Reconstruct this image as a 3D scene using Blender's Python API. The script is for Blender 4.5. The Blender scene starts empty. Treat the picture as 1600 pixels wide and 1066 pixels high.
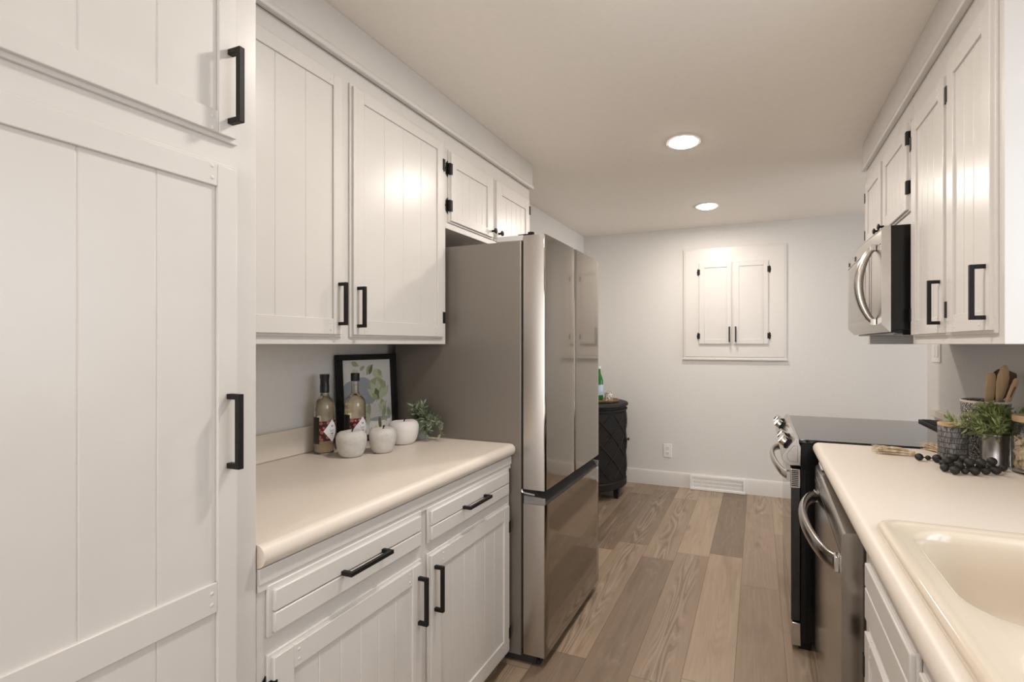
import bpy, bmesh, math, random
from mathutils import Vector, Matrix
R = math.radians
PI = math.pi
random.seed(7)
S = bpy.context.scene
COL = S.collection

# ------------------------------------------------------------------ camera
cam_d = bpy.data.cameras.new('camera')
cam = bpy.data.objects.new('camera', cam_d)
COL.objects.link(cam)
cam.location = (0, 0, 1.35)
cam.rotation_euler = (R(90), 0, R(20.268))
cam_d.sensor_width = 36
cam_d.lens = 742 / 1600 * 36
cam_d.shift_x = -110 / 1600
cam_d.shift_y = 5 / 1600
cam_d.clip_start = .02
S.camera = cam

# ------------------------------------------------------------------ light
S.view_settings.view_transform = 'Standard'
S.view_settings.look = 'None'
S.view_settings.exposure = 0.0
S.view_settings.gamma = 1
S.view_settings.use_curve_mapping = False
world = bpy.data.worlds.new('world'); S.world = world
world.use_nodes = True
world.node_tree.nodes['Background'].inputs[0].default_value = (.75, .85, 1, 1)
world.node_tree.nodes['Background'].inputs[1].default_value = 1.0

def area(name, loc, rot, sx, sy, power, color):
    d = bpy.data.lights.new(name, 'AREA'); d.shape = 'RECTANGLE'
    d.size = sx; d.size_y = sy; d.energy = power; d.color = color
    o = bpy.data.objects.new(name, d); COL.objects.link(o)
    o.location = loc; o.rotation_euler = rot
    return o
# daylight coming in through the three windows
area('sink_window_daylight', (1.05, .89, 1.60), (0, R(90), 0), 1.0, .95, 12, (.80, .90, 1))
area('patio_door_daylight', (-.2, -3.05, 1.25), (R(90), 0, 0), 2.2, 1.9, 48, (1, .96, .92))
area('dining_window_daylight', (3.5, 3.3, 1.5), (0, R(90), 0), 1.2, 1.6, 50, (.95, .97, 1))
CAN_W = 11.5
CAN_C = (1, .92, .84)

# ------------------------------------------------------------------ node materials
def mat(name, col, rough=.5, metal=0, spec=.5, **kw):
    m = bpy.data.materials.new(name); m.use_nodes = True
    b = m.node_tree.nodes['Principled BSDF']
    b.inputs['Base Color'].default_value = (*col, 1)
    b.inputs['Roughness'].default_value = rough
    b.inputs['Metallic'].default_value = metal
    b.inputs['Specular IOR Level'].default_value = spec
    for k, v in kw.items():
        b.inputs[k.replace('_', ' ')].default_value = v
    return m

class N:
    """small helper round one node tree"""
    def __init__(s, m):
        s.t = m.node_tree; s.b = s.t.nodes['Principled BSDF']
        s.tc = s.t.nodes.new('ShaderNodeTexCoord')
    def n(s, typ, **kw):
        o = s.t.nodes.new(typ)
        for k, v in kw.items(): setattr(o, k, v)
        return o
    def set(s, sock, v):
        if hasattr(v, 'is_linked') or isinstance(v, bpy.types.NodeSocket): s.t.links.new(v, sock)
        else: sock.default_value = v
    def math(s, op, a, b=0.0, c=None):
        o = s.n('ShaderNodeMath', operation=op)
        s.set(o.inputs[0], a); s.set(o.inputs[1], b)
        if c is not None: s.set(o.inputs[2], c)
        return o.outputs[0]
    def noise(s, vec, scale, detail=3, rough=.5, dist=0.0):
        o = s.n('ShaderNodeTexNoise')
        s.set(o.inputs['Vector'], vec); o.inputs['Scale'].default_value = scale
        o.inputs['Detail'].default_value = detail; o.inputs['Roughness'].default_value = rough
        o.inputs['Distortion'].default_value = dist
        return o.outputs['Fac']
    def mapping(s, vec, scale=(1, 1, 1), loc=(0, 0, 0)):
        o = s.n('ShaderNodeMapping'); s.set(o.inputs['Vector'], vec)
        o.inputs['Scale'].default_value = scale; o.inputs['Location'].default_value = loc
        return o.outputs[0]
    def ramp(s, fac, stops):
        o = s.n('ShaderNodeValToRGB'); s.set(o.inputs[0], fac)
        e = o.color_ramp.elements
        while len(e) < len(stops): e.new(.5)
        for q, (p, c) in zip(e, stops):
            q.position = p; q.color = (*c, 1) if len(c) == 3 else c
        return o.outputs[0]
    def mix(s, f, a, b, blend='MIX'):
        o = s.n('ShaderNodeMix', data_type='RGBA', blend_type=blend)
        s.set(o.inputs[0], f); s.set(o.inputs[6], a if not isinstance(a, tuple) else (*a, 1))
        s.set(o.inputs[7], b if not isinstance(b, tuple) else (*b, 1))
        return o.outputs[2]
    def base(s, v): s.t.links.new(v, s.b.inputs['Base Color'])
    def rough(s, v): s.t.links.new(v, s.b.inputs['Roughness'])
    def bump(s, h, strength=.2, dist=.01):
        o = s.n('ShaderNodeBump'); o.inputs['Strength'].default_value = strength
        o.inputs['Distance'].default_value = dist
        s.set(o.inputs['Height'], h); s.t.links.new(o.outputs[0], s.b.inputs['Normal'])

def speckled(name, c1, c2, scale, rough=.5, bump=0, detail=4, **kw):
    m = mat(name, c1, rough, **kw); n = N(m)
    f = n.noise(n.tc.outputs['Object'], scale, detail, .6)
    n.base(n.ramp(f, [(.35, c1), (.65, c2)]))
    if bump: n.bump(f, bump, .004)
    return m

M = {}
M['paint'] = speckled('white_cabinet_paint', (.655, .627, .595), (.675, .647, .615), 6, .28)
M['trim'] = mat('white_trim_paint', (.71, .68, .645), .35)
M['ceiling'] = speckled('ceiling_paint', (.87, .815, .75), (.89, .835, .77), 40, .9, .06)
M['wall'] = speckled('grey_wall_paint', (.72, .70, .67), (.74, .72, .69), 60, .75, .05)
M['laminate'] = speckled('beige_laminate', (.71, .63, .545), (.74, .665, .58), 260, .38)
M['biscuit'] = mat('biscuit_enamel', (.69, .595, .48), .12, Coat_Weight=.5)
M['black'] = mat('matte_black_metal', (.009, .008, .007), .5, 0, .25)
M['blackgloss'] = mat('gloss_black_enamel', (.007, .0065, .006), .2, 0, .25)
M['blackglass'] = mat('black_glass', (.012, .012, .012), .05, Coat_Weight=.3)
M['rubber'] = mat('black_rubber', (.012, .012, .012), .7)
M['fridgeside'] = mat('grey_painted_steel', (.215, .19, .165), .42, .35)
M['chrome'] = mat('polished_steel', (.72, .70, .67), .12, 1)
M['plastic'] = mat('white_plastic', (.85, .83, .80), .35)
M['greyplastic'] = mat('light_grey_plastic', (.50, .49, .47), .4)
M['midgrey'] = mat('mid_grey_plastic', (.22, .21, .20), .45)
M['slot'] = mat('dark_slot', (.03, .03, .03), .8)

def steel(name, col, rough, axis):
    m = mat(name, col, rough, 1); n = N(m)
    sc = [220, 220, 220]; sc[axis] = 1.5
    f = n.noise(n.mapping(n.tc.outputs['Object'], tuple(sc)), 1, 2)
    n.rough(n.math('MULTIPLY_ADD', f, .10, rough - .05))
    return m
M['steel'] = steel('brushed_stainless', (.52, .49, .455), .24, 1)
M['fridgefront'] = steel('fridge_stainless', (.33, .30, .265), .075, 2)
M['fridgeedge'] = steel('fridge_stainless_edge', (.50, .465, .43), .30, 2)
M['steelwarm'] = steel('dishwasher_stainless', (.34, .31, .28), .2, 1)

def floor_mat():
    m = mat('vinyl_plank', (.3, .22, .16), .42); n = N(m)
    sep = n.n('ShaderNodeSeparateXYZ'); n.t.links.new(n.tc.outputs['Object'], sep.inputs[0])
    x, y = sep.outputs[0], sep.outputs[1]
    W, L = .2007, 1.22
    u = n.math('DIVIDE', n.math('ADD', x, .29 + 20 * W), W)
    row = n.math('FLOOR', u); fx = n.math('SUBTRACT', u, row)
    wn = n.n('ShaderNodeTexWhiteNoise', noise_dimensions='1D'); n.set(wn.inputs['W'], row)
    v = n.math('ADD', n.math('DIVIDE', n.math('ADD', y, 20), L), n.math('MULTIPLY', wn.outputs[0], 7.31))
    idx = n.math('FLOOR', v); fy = n.math('SUBTRACT', v, idx)
    cid = n.n('ShaderNodeCombineXYZ'); n.set(cid.inputs[0], row); n.set(cid.inputs[1], idx)
    w2 = n.n('ShaderNodeTexWhiteNoise', noise_dimensions='2D'); n.set(w2.inputs['Vector'], cid.outputs[0])
    pid = w2.outputs[0]
    w3 = n.n('ShaderNodeTexWhiteNoise', noise_dimensions='3D')
    n.set(w3.inputs['Vector'], n.mapping(cid.outputs[0], (1, 1, 1), (3.7, 9.1, 2.2)))
    # every plank gets its own slice of the grain
    z = n.math('MULTIPLY', pid, 37.0)
    p = n.n('ShaderNodeCombineXYZ'); n.set(p.inputs[0], x); n.set(p.inputs[1], y); n.set(p.inputs[2], z)
    P = p.outputs[0]
    fine = n.noise(n.mapping(P, (95, 2.6, 1)), 1, 5, .65)
    broad = n.noise(n.mapping(P, (7, 1.5, 1)), 1, 3, .55, .6)
    # cathedral figure: distance field stretched along the plank, banded
    fig = n.noise(n.mapping(P, (6.5, .55, 1)), 1, 2.0, .5)
    bands = n.math('FRACT', n.math('MULTIPLY', fig, 22.0))
    tri = n.math('ABSOLUTE', n.math('SUBTRACT', bands, .5))
    line = n.ramp(tri, [(.0, (1, 1, 1)), (.16, (0, 0, 0))])
    core = n.ramp(n.math('ABSOLUTE', n.math('SUBTRACT', fx, .5)), [(.12, (1, 1, 1)), (.36, (0, 0, 0))])
    figm = n.math('MULTIPLY', line, core)
    figured = n.math('GREATER_THAN', w3.outputs[0], .40)
    figm = n.math('MULTIPLY', figm, n.math('MULTIPLY_ADD', figured, .6, .25))
    tone = n.math('ADD', n.math('MULTIPLY', pid, .55), n.math('MULTIPLY', broad, .45))
    base = n.ramp(tone, [(.14, (.165, .116, .080)), (.42, (.30, .22, .152)), (.66, (.43, .325, .232)), (.86, (.50, .385, .28))])
    base = n.mix(n.ramp(broad, [(.52, (0, 0, 0)), (.72, (.65, .65, .65))]), base, (.55, .53, .53), 'MULTIPLY')
    base = n.mix(n.math('MULTIPLY', fine, .75), base, (.60, .58, .56), 'MULTIPLY')
    base = n.mix(n.math('MULTIPLY', figm, .55), base, (.46, .38, .30))
    dark = n.math('MULTIPLY', n.math('GREATER_THAN', tri, .36), n.math('MULTIPLY', core, n.math('MULTIPLY_ADD', figured, .5, .12)))
    base = n.mix(n.math('MULTIPLY', dark, .8), base, (.12, .086, .058))
    # knots
    vo = n.n('ShaderNodeTexVoronoi'); n.set(vo.inputs['Vector'], n.mapping(P, (5.5, 1.6, 1)))
    vo.inputs['Scale'].default_value = 1
    knot = n.ramp(vo.outputs['Distance'], [(.0, (1, 1, 1)), (.14, (0, 0, 0))])
    base = n.mix(n.math('MULTIPLY', knot, .65), base, (.11, .085, .062))
    ex = n.math('MULTIPLY', n.math('MINIMUM', fx, n.math('SUBTRACT', 1, fx)), W)
    ey = n.math('MULTIPLY', n.math('MINIMUM', fy, n.math('SUBTRACT', 1, fy)), L)
    e = n.math('MINIMUM', ex, ey)
    seam = n.ramp(n.math('MULTIPLY', e, 100), [(.06, (1, 1, 1)), (.20, (0, 0, 0))])
    base = n.mix(n.math('MULTIPLY', seam, .7), base, (.07, .05, .036))
    n.base(base)
    n.rough(n.math('MULTIPLY_ADD', fine, .18, .30))
    n.bump(n.math('SUBTRACT', n.math('MULTIPLY', fine, .4), seam), .12, .002)
    return m
M['floor'] = floor_mat()

def wood(name, c1, c2, scale=(60, 60, 4), rough=.55):
    m = mat(name, c1, rough); n = N(m)
    f = n.noise(n.mapping(n.tc.outputs['Object'], scale), 1, 4, .6, .3)
    n.base(n.ramp(f, [(.3, c1), (.7, c2)]))
    return m
M['woodlight'] = wood('light_wood', (.50, .335, .19), (.64, .46, .28))
M['wooddark'] = wood('dark_walnut_wood', (.10, .05, .026), (.16, .085, .045))
M['ebony'] = wood('blackened_wood', (.006, .005, .0045), (.013, .011, .0095), (14, 14, 60), .55)
M['ebony'].node_tree.nodes['Principled BSDF'].inputs['Specular IOR Level'].default_value = .3
M['traywood'] = wood('brown_tray_wood', (.20, .105, .05), (.30, .17, .085))
M['concrete_grey'] = speckled('grey_concrete', (.58, .555, .525), (.70, .675, .64), 26, .85, .25)
M['concrete_white'] = speckled('white_ceramic', (.78, .745, .71), (.84, .81, .78), 22, .7, .12)
M['stem'] = mat('dark_stem', (.035, .016, .010), .6)
M['potgrey'] = speckled('grey_planter_glaze', (.33, .34, .36), (.40, .41, .43), 40, .6)
M['soil'] = mat('potting_soil', (.03, .022, .016), .95)
M['leafgrey'] = speckled('grey_green_leaf', (.15, .19, .11), (.30, .34, .22), 90, .55)
M['leaf'] = speckled('fresh_green_leaf', (.085, .12, .03), (.32, .36, .15), 70, .45)
M['jute'] = speckled('jute', (.40, .29, .18), (.74, .60, .43), 60, .9)
M['beadblack'] = wood('black_wood_bead', (.010, .009, .008), (.022, .019, .017), (40, 40, 40), .6)
M['galv'] = steel('galvanised_metal', (.46, .45, .44), .34, 0)
M['cap'] = mat('black_bottle_cap', (.010, .010, .010), .3)
M['paper'] = mat('white_label_paper', (.80, .79, .83), .6)
M['ink'] = mat('grey_label_ink', (.30, .30, .36), .6)
M['redink'] = mat('red_label_ink', (.45, .09, .08), .6)
M['glass'] = mat('clear_glass', (1, 1, 1), .02, Transmission_Weight=1.0, IOR=1.45)
M['amber'] = mat('pale_amber_drink', (.93, .80, .56), .0, Transmission_Weight=1.0, IOR=1.33)
M['greenglass'] = mat('green_glass', (.03, .30, .06), .04, Transmission_Weight=.7, IOR=1.45)
M['bluelabel'] = mat('pale_blue_label', (.50, .62, .74), .6)
M['slices'] = speckled('pale_dried_slices', (.62, .47, .28), (.78, .64, .44), 60, .8)

def floral():
    m = mat('dark_red_floral_label', (.2, .02, .03), .5); n = N(m)
    vo = n.n('ShaderNodeTexVoronoi'); n.set(vo.inputs['Vector'], n.tc.outputs['Object']); vo.inputs['Scale'].default_value = 62
    n.base(n.ramp(vo.outputs['Distance'], [(.0, (.62, .30, .24)), (.17, (.10, .008, .014)), (.26, (.60, .26, .22)), (.36, (.28, .012, .022)), (.52, (.022, .008, .012))]))
    return m
M['floral'] = floral()
M['darklabel'] = mat('dark_label_side', (.016, .013, .014), .5)

def bandpot():
    # dark canister: courses of short pale strokes
    m = mat('charcoal_brushed_canister', (.05, .05, .05), .6); n = N(m)
    sep = n.n('ShaderNodeSeparateXYZ'); n.t.links.new(n.tc.outputs['Object'], sep.inputs[0])
    ang = n.math('ARCTAN2', sep.outputs[1], sep.outputs[0])
    zz = n.math('DIVIDE', sep.outputs[2], .0198)
    rw = n.math('FLOOR', zz); fz = n.math('SUBTRACT', zz, rw)
    u = n.math('MULTIPLY', ang, 11.0); col = n.math('FLOOR', n.math('ADD', u, n.math('MULTIPLY', rw, .5)))
    cv = n.n('ShaderNodeCombineXYZ'); n.set(cv.inputs[0], n.math('MULTIPLY', ang, 28)); n.set(cv.inputs[1], n.math('MULTIPLY', fz, .8)); n.set(cv.inputs[2], n.math('MULTIPLY', rw, 7.7))
    strokes = n.noise(cv.outputs[0], 1, 3, .6)
    s = n.ramp(strokes, [(.42, (.035, .033, .032)), (.66, (.36, .345, .33))])
    fu = n.math('FRACT', n.math('ADD', u, n.math('MULTIPLY', rw, .5)))
    gap = n.math('MAXIMUM', n.math('LESS_THAN', fz, .12), n.math('LESS_THAN', fu, .05))
    n.base(n.mix(gap, s, (.012, .012, .012)))
    return m
M['canister'] = bandpot()

def lattice():
    m = mat('black_and_white_crackle_glaze', (.7, .7, .7), .45); n = N(m)
    vo = n.n('ShaderNodeTexVoronoi', feature='DISTANCE_TO_EDGE'); n.set(vo.inputs['Vector'], n.tc.outputs['Object']); vo.inputs['Scale'].default_value = 150
    n.base(n.ramp(vo.outputs['Distance'], [(.10, (.05, .045, .04)), (.20, (.66, .62, .57))]))
    return m
M['crackle'] = lattice()
M['crackle_rim'] = mat('cream_glaze', (.74, .69, .63), .35)
def marble():
    m = mat('white_mug_dark_marks', (.8, .78, .75), .35); n = N(m)
    f = n.noise(n.tc.outputs['Object'], 60, 2)
    n.base(n.ramp(f, [(.52, (.78, .74, .69)), (.58, (.16, .12, .10))]))
    return m
M['mug'] = marble()

def emit(name, col, strength):
    m = bpy.data.materials.new(name); m.use_nodes = True
    b = m.node_tree.nodes['Principled BSDF']
    b.inputs['Base Color'].default_value = (.9, .9, .9, 1)
    b.inputs['Emission Color'].default_value = (*col, 1)
    b.inputs['Emission Strength'].default_value = strength
    return m
M['lamp'] = emit('lit_led_diffuser', (1, .95, .88), 30)

# ------------------------------------------------------------------ mesh helpers
class MB:
    def __init__(s, M=None): s.bm = bmesh.new(); s.M = M or (lambda a, b, c: (a, b, c))
    def v(s, p): return s.bm.verts.new(s.M(*p))
    def f(s, vs, mi=0):
        try:
            q = s.bm.faces.new(vs); q.material_index = mi; return q
        except ValueError: return None
    def box(s, x0, x1, y0, y1, z0, z1, mi=0):
        c = [s.v((x, y, z)) for z in (z0, z1) for y in (y0, y1) for x in (x0, x1)]
        for a in ((0, 1, 3, 2), (4, 5, 7, 6), (0, 1, 5, 4), (2, 3, 7, 6), (0, 2, 6, 4), (1, 3, 7, 5)):
            s.f([c[i] for i in a], mi)
        return s
    def prism(s, poly, h0, h1, axis='y', mi=0):
        # poly lies in the plane across `axis`
        def P(a, b, h):
            return {'y': (a, h, b), 'z': (a, b, h), 'x': (h, a, b)}[axis]
        lo = [s.v(P(a, b, h0)) for a, b in poly]; hi = [s.v(P(a, b, h1)) for a, b in poly]
        n = len(poly)
        s.f(lo, mi); s.f(hi[::-1], mi)
        for i in range(n):
            s.f([lo[i], lo[(i + 1) % n], hi[(i + 1) % n], hi[i]], mi)
        return s
    def loft(s, rings, cap0=True, cap1=True, closed=True, mi=0):
        V = [[s.v(p) for p in r] for r in rings]
        n = len(V[0])
        for a, b in zip(V, V[1:]):
            for i in range(n if closed else n - 1):
                s.f([a[i], a[(i + 1) % n], b[(i + 1) % n], b[i]], mi)
        if cap0: s.f(V[0][::-1], mi)
        if cap1: s.f(V[-1], mi)
        return s
    def lathe(s, prof, c=(0, 0, 0), seg=32, cap0=True, cap1=True, mi=0):
        rings = [[(c[0] + r * math.cos(2 * PI * i / seg), c[1] + r * math.sin(2 * PI * i / seg), c[2] + z) for i in range(seg)] for r, z in prof]
        return s.loft(rings, cap0, cap1, True, mi)
    def tube(s, pts, rad, seg=10, mi=0, cap=True, flat=None):
        pts = [Vector(p) for p in pts]; rings = []
        prev = None
        for i, p in enumerate(pts):
            t = (pts[min(i + 1, len(pts) - 1)] - pts[max(i - 1, 0)]).normalized()
            ref = prev if prev is not None else (Vector((0, 0, 1)) if abs(t.z) < .9 else Vector((1, 0, 0)))
            a = (ref - t * ref.dot(t)).normalized(); b = t.cross(a); prev = a
            r = rad[i] if isinstance(rad, (list, tuple)) else rad
            fb = flat or 1
            rings.append([tuple(p + a * (r * math.cos(2 * PI * k / seg)) + b * (r * fb * math.sin(2 * PI * k / seg))) for k in range(seg)])
        return s.loft(rings, cap, cap, True, mi)
    def cyl(s, p0, p1, r, seg=16, r2=None, mi=0):
        return s.tube([p0, p1], [r, r if r2 is None else r2], seg, mi)
    def sphere(s, c, r, seg=14, rings=8, sz=1, mi=0):
        prof = [(max(r * math.sin(PI * k / rings), .0004), -r * sz * math.cos(PI * k / rings)) for k in range(rings + 1)]
        return s.lathe(prof, c, seg, True, True, mi)

WL = {}
def wl(o): return WL.get(o.name, Vector((0, 0, 0))) if o else Vector((0, 0, 0))

def obj(name, mb, mats, parent=None, loc=None, bevel=0, smooth=30, seg=2):
    me = bpy.data.meshes.new(name)
    bmesh.ops.recalc_face_normals(mb.bm, faces=mb.bm.faces)
    off = wl(parent) if parent else Vector(loc or (0, 0, 0))
    if off.length: bmesh.ops.translate(mb.bm, verts=mb.bm.verts, vec=-off)
    mb.bm.to_mesh(me); mb.bm.free()
    for m in (mats if isinstance(mats, (list, tuple)) else [mats]):
        me.materials.append(M[m] if isinstance(m, str) else m)
    if smooth:
        me.polygons.foreach_set('use_smooth', [True] * len(me.polygons))
        me.set_sharp_from_angle(angle=R(smooth))
    o = bpy.data.objects.new(name, me); COL.objects.link(o)
    if parent: o.parent = parent
    else: o.location = off
    WL[o.name] = off
    if bevel:
        bv = o.modifiers.new('bevel', 'BEVEL'); bv.width = bevel; bv.segments = seg
        bv.limit_method = 'ANGLE'; bv.angle_limit = R(40); bv.harden_normals = False
    return o

def tag(o, label=None, cat=None, group=None, kind=None):
    if label: o['label'] = label
    if cat: o['category'] = cat
    if group: o['group'] = group
    if kind: o['kind'] = kind
    return o

def thing(name, label, cat, loc, group=None):
    o = bpy.data.objects.new(name, None); COL.objects.link(o)
    o.empty_display_size = .05; o.location = loc
    WL[o.name] = Vector(loc)
    return tag(o, label, cat, group)

def structure(name, mb, mats, label=None, cat=None, **kw):
    o = obj(name, mb, mats, **kw); o['kind'] = 'structure'
    if label: o['label'] = label
    if cat: o['category'] = cat
    return o

# ------------------------------------------------------------------ room
XL, XR, YF, ZC = -1.66, .925, 4.535, 2.44
YB = -3.0          # wall behind the camera
XD = 3.4           # dining side
YE = 3.285         # where the kitchen's right wall stops
b = MB(); b.box(XL - .1, XD + .1, YB - .1, YF + .1, -.06, 0); structure('floor', b, 'floor', 'wood-look plank floor', 'floor', smooth=0)
b = MB(); b.box(XL - .1, XD + .1, YB - .1, YF + .1, ZC, ZC + .06); structure('ceiling', b, 'ceiling', 'flat painted ceiling', 'ceiling', smooth=0)
b = MB(); b.box(XL - .1, XL, YB - .1, YF + .1, 0, ZC); structure('wall_left', b, 'wall', 'grey left wall behind the cabinets and fridge', 'wall', smooth=0)
b = MB(); b.box(XL, XD, YF, YF + .1, 0, ZC); structure('wall_far', b, 'wall', 'grey far wall with a white built-in cupboard', 'wall', smooth=0)
# kitchen's right wall with the opening over the sink
wy0, wy1, wz0, wz1 = .40, 1.385, 1.08, 2.12
b = MB()
b.box(XR, XR + .12, YB, wy0, 0, ZC); b.box(XR, XR + .12, wy1, YE, 0, ZC)
b.box(XR, XR + .12, wy0, wy1, 0, wz0); b.box(XR, XR + .12, wy0, wy1, wz1, ZC)
structure('wall_right', b, 'wall', 'grey right wall behind the counter', 'wall', smooth=0)
b = MB()
for z0, z1 in ((wz0, wz0 + .04), (wz1 - .04, wz1)): b.box(XR - .012, XR + .11, wy0, wy1, z0, z1)
for y0, y1 in ((wy0, wy0 + .04), (wy1 - .04, wy1), ((wy0 + wy1) / 2 - .02, (wy0 + wy1) / 2 + .02)): b.box(XR - .012, XR + .11, y0, y1, wz0 + .04, wz1 - .04)
structure('window_1', b, 'trim', 'white window frame above the sink', 'window', smooth=0)
# far-right dining walls
b = MB(); wd0, wd1 = 2.45, 4.15
b.box(XD, XD + .1, YB, wd0, 0, ZC); b.box(XD, XD + .1, wd1, YF, 0, ZC); b.box(XD, XD + .1, wd0, wd1, 0, .85); b.box(XD, XD + .1, wd0, wd1, 2.15, ZC)
structure('wall_dining', b, 'wall', smooth=0)
b = MB()
for z0, z1 in ((.85, .9), (2.1, 2.15)): b.box(XD - .01, XD + .09, wd0, wd1, z0, z1)
for y0, y1 in ((wd0, wd0 + .05), (wd1 - .05, wd1), (3.275, 3.325)): b.box(XD - .01, XD + .09, y0, y1, .9, 2.1)
structure('window_2', b, 'trim', smooth=0)
b = MB(); px0, px1 = -1.4, 1.0
b.box(XL, px0, YB - .1, YB, 0, ZC); b.box(px1, XD, YB - .1, YB, 0, ZC); b.box(px0, px1, YB - .1, YB, 2.15, ZC); b.box(px0, px1, YB - .1, YB, 0, .12)
structure('wall_back', b, 'wall', smooth=0)
b = MB()
for z0, z1 in ((.12, .18), (2.09, 2.15)): b.box(px0, px1, YB - .09, YB + .01, z0, z1)
for x0, x1 in ((px0, px0 + .06), (-.23, -.17), (px1 - .06, px1)): b.box(x0, x1, YB - .09, YB + .01, .18, 2.09)
structure('door_1', b, 'trim', smooth=0)

def baseboard(name, Mf, u0, u1, label):
    b = MB(Mf)
    b.prism([(0, 0), (.016, 0), (.016, .108), (.012, .122), (.011, .130), (.006, .138), (0, .138)], u0, u1, 'y')
    return structure(name, b, 'trim', label, 'baseboard', smooth=40)
baseboard('baseboard_far', lambda a, h, z: (h, YF - a, z), XL, XD, 'tall white baseboard along the far wall')
baseboard('baseboard_left', lambda a, h, z: (XL + a, h, z), 2.62, YF - .017, 'white baseboard along the left wall past the fridge')
b = MB(); b.box(XR - .0, XR + .12, YE, YE + .012, 0, .138); b.box(XR + .12, XR + .132, 1.5, YE + .012, 0, .138)
structure('baseboard_right', b, 'trim', smooth=0)

# soffits boxed in above the wall cabinets, with a lip of moulding
lip = lambda s: [(-s * .02, 2.3120), (s * .005, 2.3120), (s * .007, 2.3100), (s * .007, 2.2925), (s * .005, 2.2905), (-s * .012, 2.2905), (-s * .02, 2.296)]
def soffit(n, xa, xf, s, y0, y1, side):
    b = MB(); b.box(min(xa, xf), max(xa, xf), y0, y1, 2.3155, ZC - .0005)
    b.box(min(xa, xf - s * .021), max(xa, xf - s * .021), y0, y1 - .003, 2.2965, 2.3155)
    structure('trim_%d' % n, b, 'paint', 'white boxed soffit above the %s wall cabinets' % side, 'soffit', bevel=.002)
    b = MB(); b.prism([(xf + a, z) for a, z in lip(s)], y0, y1 + .003, 'y')
    structure('trim_%d' % (n + 1), b, 'paint', 'thin white moulding under the %s soffit' % side, 'moulding', smooth=50)
soffit(1, XL + .001, -1.285, 1, .698, 2.604, 'left')
soffit(3, XR - .001, .538, -1, 1.395, 2.965, 'right')

# ------------------------------------------------------------------ cabinet parts
ML = lambda xf: (lambda u, w, n: (xf + n, u, w))        # faces +x
MR = lambda xf: (lambda u, w, n: (xf - n, u, w))        # faces -x
MF = lambda yf: (lambda u, w, n: (u, yf - n, w))        # faces the camera

def door(parent, Mp, u0, u1, w0, w1, pan, grooves=(), mids=(), pegs=(), name='door'):
    """lipped frame door with a recessed board panel. pan = (pu0,pu1,pw0,pw1)"""
    b = MB(Mp); pu0, pu1, pw0, pw1 = pan; i = .008
    bx = lambda a, c, d, e, n0, n1: b.box(a, c, d, e, n0, n1)
    bx(u0, u1, w0, w1, 0, .0075)                                   # outer lip
    a0, a1, c0, c1 = u0 + i, u1 - i, w0 + i, w1 - i
    bx(a0, pu0, c0, c1, .006, .017); bx(pu1, a1, c0, c1, .006, .017)
    bx(pu0, pu1, c0, pw0, .006, .0168); bx(pu0, pu1, pw1, c1, .006, .0168)
    for m0, m1 in mids: bx(pu0, pu1, m0, m1, .006, .0168)
    bx(pu0 - .001, pu1 + .001, pw0 - .001, pw1 + .001, .005, .0094)
    g = [pu0 - .001] + list(grooves) + [pu1 + .001]
    for q0, q1 in zip(g, g[1:]):
        bx(q0 + .0007, q1 - .0007, pw0 - .001, pw1 + .001, .0055, .0105)
    for pu, pw in pegs:
        for d in (-.011, .011):
            c = [(pu + .0042 * math.cos(k * PI / 4), pw + d + .0042 * math.sin(k * PI / 4)) for k in range(8)]
            b.loft([[(x, y, .0165) for x, y in c], [(pu + (x - pu) * .7, pw + d + (y - pw - d) * .7, .0182) for x, y in c]], False, True)
    return obj(name, b, 'paint', parent, bevel=.0016, seg=2)

def pull(parent, Mp, u, w, L=.140, vertical=True, n0=.0165, proj=.034, th=.0105):
    b = MB(Mp); h = L / 2; t = th / 2
    def bx(du0, du1, dw0, dw1, n_0, n_1):
        if vertical: b.box(u + du0, u + du1, w + dw0, w + dw1, n_0, n_1)
        else: b.box(u + dw0, u + dw1, w + du0, w + du1, n_0, n_1)
    bx(-t, t, -h, h, n0 + proj - th, n0 + proj)
    bx(-t, t, -h, -h + th, n0, n0 + proj - th); bx(-t, t, h - th, h, n0, n0 + proj - th)
    return tag(obj('handle', b, 'black', parent, bevel=.0008), 'black square bar handle')

def knob(parent, Mp, u, w, n0=.0165, r=.0135):
    b = MB(Mp); k = 16
    prof = [(.0055, n0), (.005, n0 + .012), (.006, n0 + .016), (r, n0 + .020), (r, n0 + .025), (r * .6, n0 + .028)]
    b.loft([[(u + q * math.cos(2 * PI * i / k), w + q * math.sin(2 * PI * i / k), n) for i in range(k)] for q, n in prof])
    return tag(obj('knob', b, 'black', parent), 'black round knob')

def hinge(parent, Mp, u, w, side, L=.062):
    """black colonial hinge on a door's edge: side = +1 if the frame leaf lies towards +u"""
    b = MB(Mp); h = L / 2
    fl = lambda q: [(u, w - q), (u + side * .013, w - q * .62), (u + side * .013, w - q * .2), (u + side * .018, w), (u + side * .013, w + q * .2), (u + side * .013, w + q * .62), (u, w + q)]
    b.loft([[(a, c, n) for a, c in fl(h * 1.2)] for n in (.001, .0035)])
    dl = [(u, w - h * .8), (u - side * .014, w - h * .8), (u - side * .014, w + h * .8), (u, w + h * .8)]
    b.loft([[(a, c, n) for a, c in dl] for n in (.006, .0195)])
    b.loft([[(u + .005 * math.cos(k * PI / 5), ww, .010 + .009 * math.sin(k * PI / 5)) for k in range(10)] for ww in (w - h * .8, w + h * .8)])
    return tag(obj('hinge', b, 'black', parent), 'black hinge')

def corner_pegs(pan, st=-.012, rl=.026):
    a, c, d, e = pan
    return [(a - st, d - rl), (c + st, d - rl), (a - st, e + rl), (c + st, e + rl)]

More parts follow.
